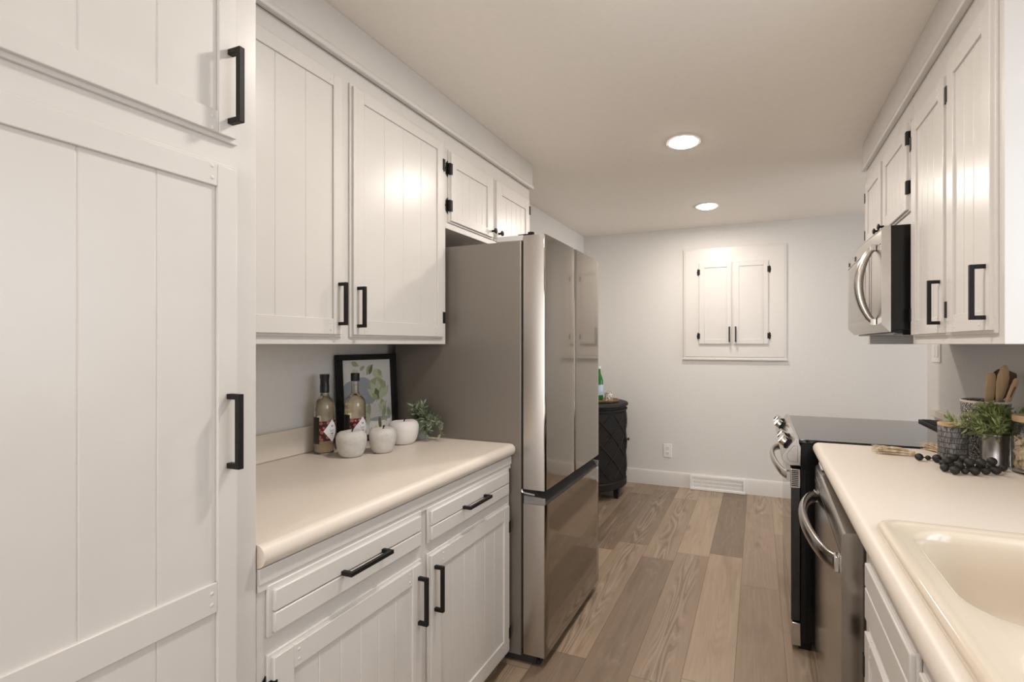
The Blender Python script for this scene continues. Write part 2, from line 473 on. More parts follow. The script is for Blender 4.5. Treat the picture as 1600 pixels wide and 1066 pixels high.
# ---- pantry (far left)
t = thing('pantry_cabinet', 'tall white pantry cabinet with two stacked plank doors at the left edge', 'cabinet', (-1.3, .32, 0))
b = MB(); b.box(XL + .002, -.985, -.031, .696, .07, ZC - .001); b.box(XL + .002, -1.04, -.031, .696, .001, .07)
obj('cabinet_body', b, 'paint', t, bevel=.0015)
Mp = ML(-.985)
PG = [.108, .2095, .3106, .4128, .515]
d = door(t, Mp, .021, .6535, .078, 1.702, (.068, .610, .136, 1.652), PG, [(.838, .8955)],
         [(.600, .867), (.600, 1.677), (.078, .867), (.078, 1.677)])
pull(d, Mp, .631, 1.181, .145)
hinge(d, Mp, .021, 1.50, -1); hinge(d, Mp, .021, .30, -1)
d = door(t, Mp, .021, .6535, 1.747, 2.309, (.068, .612, 1.797, 2.257), PG, [], [(.602, 1.772), (.078, 1.772), (.602, 2.283)])
pull(d, Mp, .633, 1.852, .145)
hinge(d, Mp, .021, 2.19, -1); hinge(d, Mp, .021, 1.85, -1)

# ---- left wall cabinet (tall pair)
t = thing('wall_cabinet', 'white wall cabinet with two tall plank doors above the left counter', 'cabinet', (-1.5, 1.22, 1.35))
b = MB(); b.box(XL + .002, -1.305, .698, 1.773, 1.35, 2.2955); obj('cabinet_body', b, 'paint', t, bevel=.0015)
Mp = ML(-1.305)
pan = (.765, 1.164, 1.433, 2.188)
d = door(t, Mp, .718, 1.206, 1.374, 2.238, pan, [.868, .968, 1.066], [], corner_pegs(pan)); pull(d, Mp, 1.186, 1.482)
pan = (1.292, 1.698, 1.433, 2.188)
d = door(t, Mp, 1.237, 1.745, 1.374, 2.238, pan, [1.393, 1.492, 1.596], [], corner_pegs(pan)); pull(d, Mp, 1.264, 1.477)
hinge(d, Mp, 1.745, 1.466, 1); hinge(d, Mp, 1.745, 2.135, 1)

# ---- cabinet over the fridge
t = thing('wall_cabinet', 'short white wall cabinet with two small knobbed doors above the fridge', 'cabinet', (-1.5, 2.19, 1.868))
b = MB(); b.box(XL + .002, -1.305, 1.7735, 2.600, 1.868, 2.2955); obj('cabinet_body', b, 'paint', t, bevel=.0015)
pan = (1.835, 2.100, 1.945, 2.150)
d = door(t, Mp, 1.786, 2.165, 1.896, 2.222, pan, [1.888, 1.945, 2.005, 2.055], [], corner_pegs(pan)); knob(d, Mp, 2.142, 1.935)
hinge(d, Mp, 1.786, 2.135, -1); hinge(d, Mp, 1.786, 1.97, -1)
pan = (2.245, 2.525, 1.945, 2.150)
d = door(t, Mp, 2.180, 2.580, 1.896, 2.222, pan, [2.30, 2.36, 2.415, 2.47], [], corner_pegs(pan)); knob(d, Mp, 2.208, 1.935)
hinge(d, Mp, 2.580, 2.155, 1); hinge(d, Mp, 2.580, 1.96, 1)

# ---- left base cabinet
t = thing('base_cabinet', 'white base cabinet with two drawers and two plank doors beside the fridge', 'cabinet', (-1.3, 1.18, 0))
b = MB(); b.box(XL + .002, -.988, .698, 1.779, .05, .8765); b.box(XL + .002, -1.05, .698, 1.775, .001, .05)
b.box(-.988, -.979, .698, 1.785, .843, .8765); b.box(-.988, -.982, .698, 1.782, .826, .843)
obj('cabinet_body', b, 'paint', t, bevel=.0015)
Mp = ML(-.988)
def drawer(y0, y1, z0, z1, yh):
    b = MB(Mp)
    b.box(y0, y1, z0, z1, 0, .008)
    zm = z0 + (z1 - z0) * .47
    b.box(y0 + .01, y1 - .01, z0 + .008, zm - .0012, .006, .017); b.box(y0 + .01, y1 - .01, zm + .0012, z1 - .012, .006, .017)
    dd = obj('drawer', b, 'paint', t, bevel=.003)
    pull(dd, Mp, yh, zm + .006, .146, False)
drawer(.717, 1.211, .7215, .834, .972)
drawer(1.240, 1.761, .717, .831, 1.490)
pan = (.7725, 1.161, .131, .625)
d = door(t, Mp, .717, 1.211, .068, .685, pan, [.841, .904, .967, 1.030, 1.095], [], corner_pegs(pan)); pull(d, Mp, 1.188, .567, .146)
hinge(d, Mp, .717, .604, -1); hinge(d, Mp, .717, .152, -1)
pan = (1.298, 1.711, .131, .625)
d = door(t, Mp, 1.240, 1.761, .068, .685, pan, [1.366, 1.435, 1.503, 1.571, 1.6395], [], corner_pegs(pan)); pull(d, Mp, 1.266, .568, .146)
hinge(d, Mp, 1.761, .588, 1, .056); hinge(d, Mp, 1.761, .147, 1, .056)

# ---- left countertop
def nose(xf, s, xb, zt=.928, th=.050):
    r = th / 2; zc = zt - r
    arc = [(xf + s * (-r + r * math.sin(a)), zc + r * math.cos(a)) for a in [PI * k / 14 for k in range(15)]]
    return [(xb, zt)] + arc + [(xf - s * .045, zt - th), (xf - s * .045, zt - .038), (xb, zt - .038)]
t = thing('countertop', 'beige laminate countertop with rounded front edge on the left base cabinet', 'countertop', (-1.3, 1.18, .878))
b = MB(); b.prism(nose(-.962, 1, XL + .002), .698, 1.787, 'y'); obj('counter_slab', b, 'laminate', t, smooth=35)
b = MB(); b.box(XL + .002, XL + .02, .698, 1.787, .9285, 1.030); obj('backsplash', b, 'laminate', t, bevel=.004)

# ---- fridge
t = thing('refrigerator', 'stainless french-door refrigerator with grey sides next to the left counter', 'refrigerator', (-1.2, 2.145, 0))
FY0, FY1, FM = 1.790, 2.500, 2.130
b = MB(); b.box(-1.60, -.938, FY0, FY1, .035, 1.787); obj('case', b, 'fridgeside', t, bevel=.004)
b = MB(); b.box(-.938, -.926, FY0 + .008, FY1 - .008, .06, 1.78); tag(obj('door_gasket', b, 'rubber', t), 'black door gasket')
def fdoor(y0, y1, z0, z1, name, label):
    b = MB(); k = 18; ring = []
    cor = .005; bow = .0016
    for i in range(k + 1):
        f = i / k; y = y0 + cor + (y1 - y0 - 2 * cor) * f
        ring.append((-.825 + bow * (1 - (2 * f - 1) ** 4) - bow, y))
    pts = [(-.926, y0), (-.825 - bow - cor, y0), (-.825 - bow - cor * .3, y0 + cor * .3)] + ring + [(-.825 - bow - cor * .3, y1 - cor * .3), (-.825 - bow - cor, y1), (-.926, y1)]
    b.prism(pts, z0, z1, 'z', 0)
    for f_ in b.bm.faces:
        if min(v_.co.x for v_ in f_.verts) < -.9 or f_.calc_center_median().x < -.833: f_.material_index = 1
    return tag(obj(name, b, ['fridgefront', 'fridgeedge'], t, smooth=28), label)
fdoor(FY0, FM - .002, .740, 1.808, 'door', 'near stainless french door')
fdoor(FM + .002, FY1, .740, 1.808, 'door', 'far stainless french door')
fdoor(FY0, FY1, .046, .680, 'freezer_drawer', 'stainless freezer drawer')
b = MB(); b.prism([(-.926, .680), (-.836, .680), (-.872, .735), (-.926, .735)], FY0 + .012, FY1 - .012, 'y')
tag(obj('grip_recess', b, 'rubber', t), 'black grip recess above the freezer drawer')
for y in (FY0, FY1 - .010):
    b = MB(); b.prism([(-.924, .6805), (-.828, .6805), (-.828, .706), (-.924, .714)], y, y + .010, 'y')
    tag(obj('drawer_cap', b, M['midgrey'], t, bevel=.001), 'grey end cap of the drawer grip')
b = MB(); b.box(-1.06, -.93, FY0 + .004, FY1 - .004, 1.7872, 1.812); tag(obj('hinge_cover', b, 'greyplastic', t, bevel=.004), 'grey hinge cover along the top')
for y in (FY0 + .03, FY1 - .03):
    b = MB(); b.cyl((-.905, y, 1.806), (-.905, y, 1.826), .014); b.box(-.96, -.89, y - .014, y + .014, 1.8085, 1.818)
    tag(obj('hinge', b, 'blackgloss', t, bevel=.001), 'dark top hinge')
b = MB(); b.tube([(-.93, FY0 - .004, .742), (-.93, FY0 - .004, .730), (-.92, FY0 - .004, .726), (-.870, FY0 - .004, .722)], .004, 8)
tag(obj('hinge_bracket', b, 'chrome', t), 'chrome middle hinge bracket')
b = MB(); b.box(-1.58, -.87, FY0 + .006, FY1 - .006, .012, .046); b.box(-.90, -.86, FY0 + .02, FY0 + .06, .001, .02); b.box(-.90, -.86, FY1 - .06, FY1 - .02, .001, .02); b.box(-1.55, -1.5, FY0 + .02, FY1 - .02, .001, .02)
tag(obj('toe_grille', b, 'rubber', t), 'black base grille')

# ---- built-in cupboard on the far wall
t = thing('wall_cupboard', 'white built-in cupboard with two small doors on the grey far wall', 'cupboard', (-.21, YF, 1.21))
Mp = MF(YF)
b = MB(Mp); b.box(-.655, .236, 1.212, 2.236, .0005, .020); b.box(-.663, .244, 1.205, 1.222, .0005, .026); b.box(-.64, .221, 1.233, 2.222, .018, .024)
obj('cupboard_frame', b, 'trim', t, bevel=.002)
Mp = MF(YF - .024)
for (u0, u1, pu0, pu1, hu, hs, ku) in ((-.515, -.218, -.462, -.262, -.515, -1, -.241), (-.210, .094, -.158, .048, .094, 1, -.187)):
    pan = (pu0, pu1, 1.395, 2.052)
    d = door(t, Mp, u0, u1, 1.345, 2.100, pan)
    pull(d, Mp, ku, 1.440, .138)
    hinge(d, Mp, hu, 2.015, hs); hinge(d, Mp, hu, 1.425, hs)

# ---- outlet, switch, floor register
t = thing('wall_outlet', 'white duplex outlet plate low on the far wall', 'outlet', (-.806, YF, .335))
b = MB(MF(YF)); b.box(-.845, -.768, .272, .400, .0005, .006); obj('cover_plate', b, 'plastic', t, bevel=.002)
for z in (.361, .311):
    b = MB(MF(YF)); b.box(-.823, -.790, z - .018, z + .018, .006, .008)
    q = obj('socket', b, 'plastic', t, bevel=.001)
    b = MB(MF(YF)); b.box(-.815, -.812, z - .004, z + .008, .008, .0083); b.box(-.801, -.798, z - .004, z + .008, .008, .0083); b.box(-.809, -.804, z - .013, z - .008, .008, .0083)
    tag(obj('socket_slot', b, 'slot', q), 'dark socket slots')
t = thing('light_switch', 'white double switch plate on the right wall under the wall cabinets', 'switch', (XR, 3.128, 1.315))
Mw = MR(XR)
b = MB(Mw); b.box(3.064, 3.192, 1.250, 1.375, .0005, .006); obj('cover_plate', b, 'plastic', t, bevel=.002)
for y in (3.104, 3.152):
    b = MB(Mw); b.box(y - .017, y + .017, 1.278, 1.345, .006, .009); obj('rocker', b, 'plastic', t, bevel=.001)
t = thing('floor_register', 'white slotted heating vent set in the far baseboard', 'vent', (-.347, YF, .001))
My = MF(YF - .016)
b = MB(My); x0, x1 = -.592, -.103
b.box(x0, x1, .002, .022, .0, .030); b.box(x0, x1, .112, .132, .0, .018)
b.box(x0, x0 + .02, .022, .112, .0, .024); b.box(x1 - .02, x1, .022, .112, .0, .024); b.box(x0 + .01, x1 - .01, .02, .115, .0, .006)
obj('register_frame', b, 'plastic', t, bevel=.002)
b = MB(My)
for i in range(31):
    x = x0 + .026 + i * .0147
    if x > x1 - .024: break
    b.box(x - .0046, x + .0046, .022, .112, .006, .016)
for z in (.05, .082): b.box(x0 + .02, x1 - .02, z - .004, z + .004, .006, .017)
obj('louver_grille', b, 'plastic', t)

# ---- recessed lights
def can(y, label):
    t = thing('recessed_light', label, 'light', (-.375, y, ZC), 'recessed ceiling lights')
    b = MB(); b.lathe([(.074, -.0005), (.094, -.0005), (.095, -.003), (.092, -.006), (.076, -.0065), (.074, -.004)], (-.375, y, ZC), 48, False, False)
    obj('trim_ring', b, 'plastic', t)
    b = MB(); b.lathe([(.0738, -.001), (.0735, -.008), (.066, -.0125), (.045, -.016), (.0005, -.018)], (-.375, y, ZC), 48)
    tag(obj('diffuser', b, 'lamp', t), 'glowing round diffuser')
    d = bpy.data.lights.new('can_lamp', 'AREA'); d.shape = 'DISK'; d.size = .14; d.energy = CAN_W; d.color = CAN_C
    o = bpy.data.objects.new('can_lamp', d); COL.objects.link(o); o.parent = t; o.location = (0, 0, -.022)
can(2.584, 'round lit recessed ceiling light, the nearer and larger of the two in view')
can(3.848, 'round lit recessed ceiling light, the farther one near the far wall')
for y in (1.32, -1.208): can(y, 'round lit recessed ceiling light overhead behind the viewer')

# ---- right wall cabinet (two tall doors)
t = thing('wall_cabinet', 'white wall cabinet with two tall plank doors beside the microwave', 'cabinet', (.72, 1.78, 1.35))
b = MB(); b.box(.555, XR - .0005, 1.420, 2.130, 1.35, 2.2955); obj('cabinet_body', b, 'paint', t, bevel=.0015)
Mp = MR(.555)
pan = (1.815, 2.045, 1.437, 2.130)
d = door(t, Mp, 1.760, 2.105, 1.377, 2.190, pan, [1.872, 1.930, 1.988], [], corner_pegs(pan)); pull(d, Mp, 1.795, 1.482)
hinge(d, Mp, 2.105, 2.10, 1); hinge(d, Mp, 2.105, 1.46, 1)
pan = (1.500, 1.690, 1.437, 2.150)
d = door(t, Mp, 1.445, 1.748, 1.377, 2.215, pan, [1.563, 1.626], [], corner_pegs(pan)); pull(d, Mp, 1.476, 1.482)
hinge(d, Mp, 1.748, 2.11, 1); hinge(d, Mp, 1.748, 1.455, 1)

# ---- cabinet over the microwave
t = thing('wall_cabinet', 'short white wall cabinet with two small knobbed doors above the microwave', 'cabinet', (.72, 2.55, 1.81))
b = MB(); b.box(.555, XR - .0005, 2.1305, 2.955, 1.812, 2.2955); b.box(.555, XR - .0005, 2.872, 2.955, 1.35, 1.812)
obj('cabinet_body', b, 'paint', t, bevel=.0015)
pan = (2.215, 2.480, 1.925, 2.150)
d = door(t, Mp, 2.150, 2.535, 1.862, 2.215, pan, [2.27, 2.33, 2.39, 2.44], [], corner_pegs(pan)); knob(d, Mp, 2.500, 1.885)
hinge(d, Mp, 2.150, 2.145, -1); hinge(d, Mp, 2.150, 1.955, -1)
pan = (2.620, 2.855, 1.925, 2.150)
d = door(t, Mp, 2.560, 2.915, 1.862, 2.215, pan, [2.68, 2.74, 2.80], [], corner_pegs(pan)); knob(d, Mp, 2.590, 1.885)
hinge(d, Mp, 2.915, 2.13, 1); hinge(d, Mp, 2.915, 1.93, 1)

# ---- microwave
t = thing('microwave', 'stainless and black over-the-range microwave under the right wall cabinets', 'microwave', (.67, 2.5, 1.40))
MY0, MY1 = 2.140, 2.868
b = MB(); b.box(.482, XR - .002, MY0, MY1, 1.405, 1.811); obj('case', b, 'blackgloss', t, bevel=.003)
b = MB()   # stainless front, slightly bowed, chamfered lower edge
pts = []
for i in range(13):
    f = i / 12; pts.append((.452 - .010 * math.sin(PI * f), MY0 + (MY1 - MY0) * f))
rings = []
for z, dx in ((1.398, .030), (1.424, .004), (1.43, 0), (1.79, 0), (1.806, .006), (1.811, .012)):
    rings.append([(.484, MY0, z)] + [(x + dx, y, z) for x, y in pts] + [(.484, MY1, z)])
b.loft(rings); door_o = obj('door', b, 'steel', t, smooth=35); tag(door_o, 'stainless microwave door')
b = MB(); pts2 = [(x - .0012, y) for x, y in pts]
b.loft([[(x, y, z) for x, y in pts2[4:12]] + [(x + .004, y, z) for x, y in pts2[4:12]][::-1] for z in (1.455, 1.725)])
tag(obj('window', b, M['steelwarm'], door_o), 'dark reflective window')
b = MB(); xs = lambda y: .452 - .010 * math.sin(PI * (y - MY0) / (MY1 - MY0))
b.box(.441, .4425, 2.30, 2.305, 1.43, 1.742)
for z in (1.742,): 
    b.loft([[(xs(y) - .001, y, zz) for zz in (z, z + .003)] + [(xs(y) + .003, y, zz) for zz in (z + .003, z)] for y in [MY0 + .01 + k * (MY1 - MY0 - .02) / 10 for k in range(11)]])
b.box(.4405, .444, 2.60, 2.63, 1.752, 1.772); b.box(.4455, .449, 2.80, 2.81, 1.752, 1.772)
tag(obj('seam', b, 'blackgloss', door_o), 'black seams and badge on the door')
b = MB()
pts = []
for k in range(17):
    f = k / 16; z = 1.442 + .300 * f
    pts.append((.440 - .052 * math.sin(PI * f) ** .75, 2.225, z))
b.tube(pts, [.0125 + .006 * math.sin(PI * k / 16) for k in range(17)], 12, flat=.9)
b.box(.428, .447, 2.207, 2.243, 1.428, 1.452); b.box(.428, .447, 2.207, 2.243, 1.730, 1.754)
tag(obj('handle', b, 'steel', door_o, smooth=50), 'bowed stainless handle')
b = MB(); b.box(.50, .86, MY0 + .01, MY1 - .01, 1.392, 1.4048); b.box(.53, .70, MY0 + .03, MY0 + .16, 1.386, 1.392)
tag(obj('vent_base', b, 'blackgloss', t), 'black underside with vent')

# ---- right countertop with the sink's opening
t = thing('countertop', 'long beige laminate countertop holding the sink along the right wall', 'countertop', (.55, 1.0, .878))
b = MB(); XC = .222
b.prism(nose(XC, -1, .285), -.9, 2.262, 'y')
b.box(.285, XR - .002, 1.255, 2.262, .890, .928); b.box(.285, XR - .002, -.9, .41, .890, .928); b.box(.80, XR - .002, .41, 1.255, .890, .928)
obj('counter_slab', b, 'laminate', t, smooth=35)
b = MB(); b.box(XR - .018, XR - .002, -.9, 2.262, .9285, .992); b.box(XR - .018, XR - .002, 2.262, 3.168, .950, .992)
obj('backsplash', b, 'laminate', t, bevel=.004)

# ---- sink
def rrect(x0, x1, y0, y1, r, z, n=8):
    p = []
    for cx, cy, a0 in ((x1 - r, y1 - r, 0), (x0 + r, y1 - r, 90), (x0 + r, y0 + r, 180), (x1 - r, y0 + r, 270)):
        for k in range(n + 1):
            a = R(a0 + 90 * k / n); p.append((cx + r * math.cos(a), cy + r * math.sin(a), z))
    return p
t = thing('kitchen_sink', 'biscuit-coloured double-bowl drop-in sink in the right countertop', 'sink', (.53, .83, .93))
b = MB()
SX0, SX1, SY0, SY1 = .254, .845, .36, 1.292
def rr(x0, x1, y0, y1, i, r, z): return rrect(x0 + i, x1 - i, y0 + i, y1 - i, r, z)
outer = [rr(SX0, SX1, SY0, SY1, 0, .05, .9285), rr(SX0, SX1, SY0, SY1, .001, .05, .936), rr(SX0, SX1, SY0, SY1, .007, .046, .943), rr(SX0, SX1, SY0, SY1, .016, .04, .9445), rr(SX0, SX1, SY0, SY1, .026, .034, .942), rr(SX0, SX1, SY0, SY1, .034, .03, .9405)]
b.loft(outer, False, False)
b.bm.verts.ensure_lookup_table(); b.bm.edges.ensure_lookup_table()
def ringedges(pts):
    vs = [b.v(p) for p in pts]; return vs, [b.bm.edges.new((vs[i], vs[(i + 1) % len(vs)])) for i in range(len(vs))]
nR = len(outer[0]); last = list(b.bm.verts)[-nR:]
eo = [b.bm.edges.get((last[i], last[(i + 1) % nR])) for i in range(nR)]
bowls = [(.302, .79, .862, 1.250, .085), (.302, .79, .405, .812, .085)]
alle = list(eo); opens = []
for (x0, x1, y0, y1, r) in bowls:
    vs, es = ringedges(rrect(x0, x1, y0, y1, r, .9405)); alle += es; opens.append(vs)
bmesh.ops.triangle_fill(b.bm, use_beauty=True, edges=alle)
for (x0, x1, y0, y1, r), vs in zip(bowls, opens):
    prev = vs
    for i, z, rad in ((.005, .939, r), (.011, .932, r), (.016, .918, r * .95), (.020, .86, r * .92), (.026, .80, r * .88), (.036, .768, r * .8), (.06, .752, r * .6), (.10, .748, r * .4)):
        nv = [b.v(p) for p in rr(x0, x1, y0, y1, i, rad, z)]
        for k in range(len(nv)): b.f([prev[k], prev[(k + 1) % len(nv)], nv[(k + 1) % len(nv)], nv[k]])
        prev = nv
    b.f(prev)
basin = obj('basin', b, 'biscuit', t, smooth=60)
for (x0, x1, y0, y1, r) in bowls:
    b = MB(); b.lathe([(.001, .7485), (.02, .7485), (.036, .749), (.042, .7515), (.044, .7490)], ((x0 + x1) / 2, (y0 + y1) / 2, 0), 24, True, False)
    tag(obj('drain', b, 'chrome', t), 'chrome drain')

# ---- right base cabinet under the sink
t = thing('base_cabinet', 'white sink base cabinet beside the dishwasher on the right', 'cabinet', (.55, .6, 0))
b = MB(); b.box(.255, XR - .002, -.9, 1.362, .10, .742); b.box(.255, .30, -.9, 1.362, .742, .877); b.box(.86, XR - .002, -.9, 1.362, .742, .8885)
b.box(.30, .86, 1.34, 1.362, .742, .8885); b.box(.32, XR - .002, -.9, 1.362, .001, .10)
obj('cabinet_body', b, 'paint', t, bevel=.0015)
Mp = MR(.255)
def rdrawer(y0, y1, z0, z1, nm='drawer'):
    b = MB(Mp); b.box(y0, y1, z0, z1, 0, .008); zm = z0 + (z1 - z0) * .56
    b.box(y0 + .01, y1 - .01, z0 + .01, zm - .0015, .006, .017); b.box(y0 + .01, y1 - .01, zm + .0015, z1 - .01, .006, .017)
    return obj(nm, b, 'paint', t, bevel=.003)
rdrawer(.925, 1.302, .690, .842, 'false_front')
rdrawer(.515, .900, .690, .842, 'false_front')
rdrawer(.09, .490, .690, .842)
for y0, y1, hu, hs in ((.925, 1.302, 1.302, 1), (.515, .900, .515, -1), (.09, .49, .09, -1)):
    pan = (y0 + .055, y1 - .055, .19, .625)
    d = door(t, Mp, y0, y1, .13, .676, pan, [y0 + .055 + (y1 - y0 - .11) * k / 4 for k in (1, 2, 3)], [], corner_pegs(pan))
    pull(d, Mp, (y0 + .024) if hs > 0 else (y1 - .024), .56)
    hinge(d, Mp, hu, .585, hs); hinge(d, Mp, hu, .20, hs)

# ---- dishwasher (stands a little proud and slightly askew)
DA = R(1.2); DO = Vector((.203, 1.386, 0))
def MD(n, u, z):      # n back from the front, u along it
    return (DO.x + n * math.cos(DA) + u * math.sin(DA), DO.y + u * math.cos(DA) - n * math.sin(DA), z)
t = thing('dishwasher', 'stainless dishwasher with a bowed handle beside the sink cabinet', 'dishwasher', (.5, 1.77, 0))
b = MB(MD); b.box(.062, .62, .01, .745, .10, .872); b.box(.10, .60, .02, .735, .001, .10); obj('tub_case', b, 'blackgloss', t)
b = MB(MD)
prof = [(.003, .105), (0, .11), (0, .846), (.004, .857), (.010, .861), (.060, .866), (.060, .105)]
b.prism(prof, 0, .755, 'y'); dd = tag(obj('door', b, 'steelwarm', t, smooth=25), 'stainless door panel')
b = MB(MD); b.box(-.001, .001, .004, .751, .800, .802); tag(obj('door_seam', b, 'slot', dd), 'dark seam below the control strip')
b = MB(MD); pts = []
for k in range(25):
    f = k / 24; pts.append((-.006 - .062 * math.sin(PI * f) ** .62, .055 + .60 * f, .760 + .012 * math.sin(PI * f)))
b.tube(pts, .023, 12, flat=.6)
tag(obj('handle', b, 'steelwarm', dd, smooth=50), 'bowed stainless handle')
for u in (.036, .640):
    b = MB(MD); b.box(-.013, .001, u, u + .032, .740, .784); tag(obj('handle_mount', b, 'chrome', dd, bevel=.003), 'bright handle mount')
b = MB(MD); b.box(.012, .056, .640, .742, .8655, .876); tag(obj('latch', b, 'plastic', t, bevel=.002), 'white mounting clip')
b = MB(MD)
for i in range(4): b.box(-.0006, .0006, .60 + i * .026, .612 + i * .026, .822, .828)
b.box(-.0006, .0006, .560, .585, .82, .834); tag(obj('button_marks', b, 'ink', dd), 'small grey markings')

# ---- range
t = thing('range', 'slide-in range with black glass cooktop between the counter and far wall', 'stove', (.5, 2.665, 0))
RY0, RY1 = 2.286, 3.044
b = MB(); b.box(.178, XR - .02, RY0 + .004, RY1 - .004, .045, .915)
b.box(.186, .20, RY0 - .003, RY0 + .004, .05, .80)
for y in (RY0 + .02, RY1 - .08):
    for x in (.17, .80): b.box(x, x + .05, y, y + .06, .001, .045)
obj('case', b, 'blackgloss', t, bevel=.002)
b = MB(); b.box(.1705, .815, RY0, RY1, .9155, .932); tag(obj('cooktop', b, 'blackglass', t, bevel=.0025), 'black glass cooktop')
b = MB(); b.box(.816, XR - .0185, RY0 + .004, RY1, .916, .9435)
for i in range(24): b.box(.826, .868, RY0 + .03 + i * .030, RY0 + .046 + i * .030, .9435, .9475)
tag(obj('rear_vent', b, 'black', t, bevel=.001), 'black slotted rear vent')
b = MB(); prof = [(.170, .937), (.158, .938), (.100, .858), (.101, .840), (.127, .816), (.176, .816), (.178, .90), (.170, .915)]
b.prism(prof, RY0 - .002, RY1 + .002, 'y'); cp = tag(obj('control_panel', b, 'steel', t, bevel=.0015), 'slanted stainless control panel')
b = MB(); ins = [(.165, .90), (.150, .905), (.121, .866), (.122, .850), (.133, .832), (.165, .832)]
b.prism(ins, RY0 - .0045, RY0 - .002, 'y'); tag(obj('end_cap', b, 'steel', cp, bevel=.0015), 'recessed stainless end cap')
nx, nz = -.80, .60
def P3(a, y, h):  # a along slope from its middle, h out of it
    return (.129 + a * .60 + h * nx, y, .898 + a * .80 + h * nz)
for y, lab in ((2.235 + .115, 'knob'), (2.485, 'knob'), (2.84, 'knob'), (2.97, 'knob')):
    b = MB(); k = 20
    ring = lambda r, h: [(P3(r * math.cos(2 * PI * i / k), y + r * math.sin(2 * PI * i / k), h)) for i in range(k)]
    b.loft([ring(.026, 0), ring(.026, .006), ring(.021, .007), ring(.021, .014)], mi=1)
    b.loft([ring(.021, .0142), ring(.023, .016), ring(.0225, .034), ring(.020, .038)], mi=0)
    c = [P3(a, y + q, h) for h in (.036, .047) for a, q in ((-.021, -.0075), (.021, -.0075), (.021, .0075), (-.021, .0075))]
    b.loft([c[:4], c[4:]], mi=0)
    tag(obj('knob', b, ['chrome', 'black'], cp, smooth=35), 'stainless and black burner knob')
b = MB(); b.box(.138, .176, RY0 + .004, RY1 - .004, .13, .716); dr = tag(obj('oven_door', b, 'blackglass', t, bevel=.003), 'black glass oven door')
b = MB(); b.box(.136, .176, RY0 + .002, RY1 - .002, .716, .800)
ov = tag(obj('door_trim', b, 'steel', dr, bevel=.002), 'stainless strip across the top of the oven door')
b = MB()
for i in range(9): b.box(.1405, .168, RY0 + .0005, RY0 + .002, .724 + i * .0082, .7285 + i * .0082)
tag(obj('vent_slots', b, 'slot', ov), 'dark slots in the trim end')
b = MB(); pts = []
for k in range(25):
    f = k / 24; pts.append((.130 - .060 * math.sin(PI * f) ** .6, RY0 + .05 + (RY1 - RY0 - .10) * f, .757 + .022 * math.sin(PI * f)))
b.tube(pts, .019, 12, flat=.6)
for y in (RY0 + .035, RY1 - .065): b.box(.122, .137, y, y + .03, .735, .778)
tag(obj('handle', b, 'steel', dr, smooth=50), 'bowed stainless oven handle')
b = MB(); b.box(.140, .178, RY0 + .004, RY1 - .004, .020, .122); tag(obj('drawer', b, 'steel', t, bevel=.003), 'stainless bottom drawer')

# ---- demilune cabinet by the far wall
t = thing('demilune_cabinet', 'black half-round wooden cabinet with lattice doors behind the fridge', 'cabinet', (XL + .2, 4.10, 0))
DCY, DAx, DBy = 4.10, .570, .405
def half(s, z, n=28, e=0):
    return [(XL + .018, DCY - DBy * s, z)] + [(XL + .018 + (DAx - .018) * s * math.cos(a), DCY + DBy * s * math.sin(a), z) for a in [-PI / 2 + PI * k / n for k in range(n + 1)]] + [(XL + .018, DCY + DBy * s, z)]
b = MB(); b.loft([half(.955, .09), half(.955, .80)]); obj('cabinet_body', b, 'ebony', t, smooth=40)
b = MB(); b.loft([half(.985, .800), half(1.0, .806), half(1.0, .818), half(.99, .825), half(.97, .828)]); obj('cabinet_top', b, 'ebony', t, smooth=40)
b = MB(); b.loft([half(.962, .762), half(.985, .766), half(.985, .778), half(.962, .782)]); obj('top_moulding', b, 'ebony', t, smooth=40)
b = MB(); b.loft([half(.962, .095), half(.975, .10), half(.975, .15), half(.962, .156)]); obj('base_moulding', b, 'ebony', t, smooth=40)
def onfront(a, z, s): return (XL + .018 + (DAx - .018) * s * math.cos(a), DCY + DBy * s * math.sin(a), z)
for a0, a1 in ((-1.25, -.03), (.03, 1.25)):
    b = MB()
    rings = []
    for s in (.957, .968):
        rings.append([onfront(a0 + (a1 - a0) * k / 14, .170, s) for k in range(15)] + [onfront(a1 - (a1 - a0) * k / 14, .750, s) for k in range(15)])
    b.loft(rings)
    dl = obj('door', b, 'ebony', t, smooth=40)
    b = MB(); nd = 3
    for i in range(-3, 6):
        for sg in (1, -1):
            pts = []
            for k in range(13):
                f = k / 12; z = .19 + .54 * f
                a = a0 + (a1 - a0) * ((i / nd) + sg * f * .9 + (0 if sg > 0 else .9))
                if a0 + .04 < a < a1 - .04: pts.append(onfront(a, z, .970))
            if len(pts) > 2: b.tube(pts, .006, 6)
    obj('lattice', b, 'ebony', dl)
    a = a1 - .06 if a0 < 0 else a0 + .06
    b = MB(); p = Vector(onfront(a, .50, .968)); dirv = Vector((math.cos(a), math.sin(a), 0))
    b.tube([p, p + dirv * .014, p + dirv * .018, p + dirv * .026, p + dirv * .030], [.005, .005, .012, .013, .008], 12)
    obj('knob', b, 'black', dl)
for a in (-1.15, -.26, .62, 1.15):
    x, y, _ = onfront(a, 0, .90)
    b = MB(); b.loft([[(x + dx * q, y + dy * q, z) for dx, dy in ((-1, -1), (1, -1), (1, 1), (-1, 1))] for z, q in ((.001, .016), (.095, .023))])
    obj('leg', b, 'ebony', t)
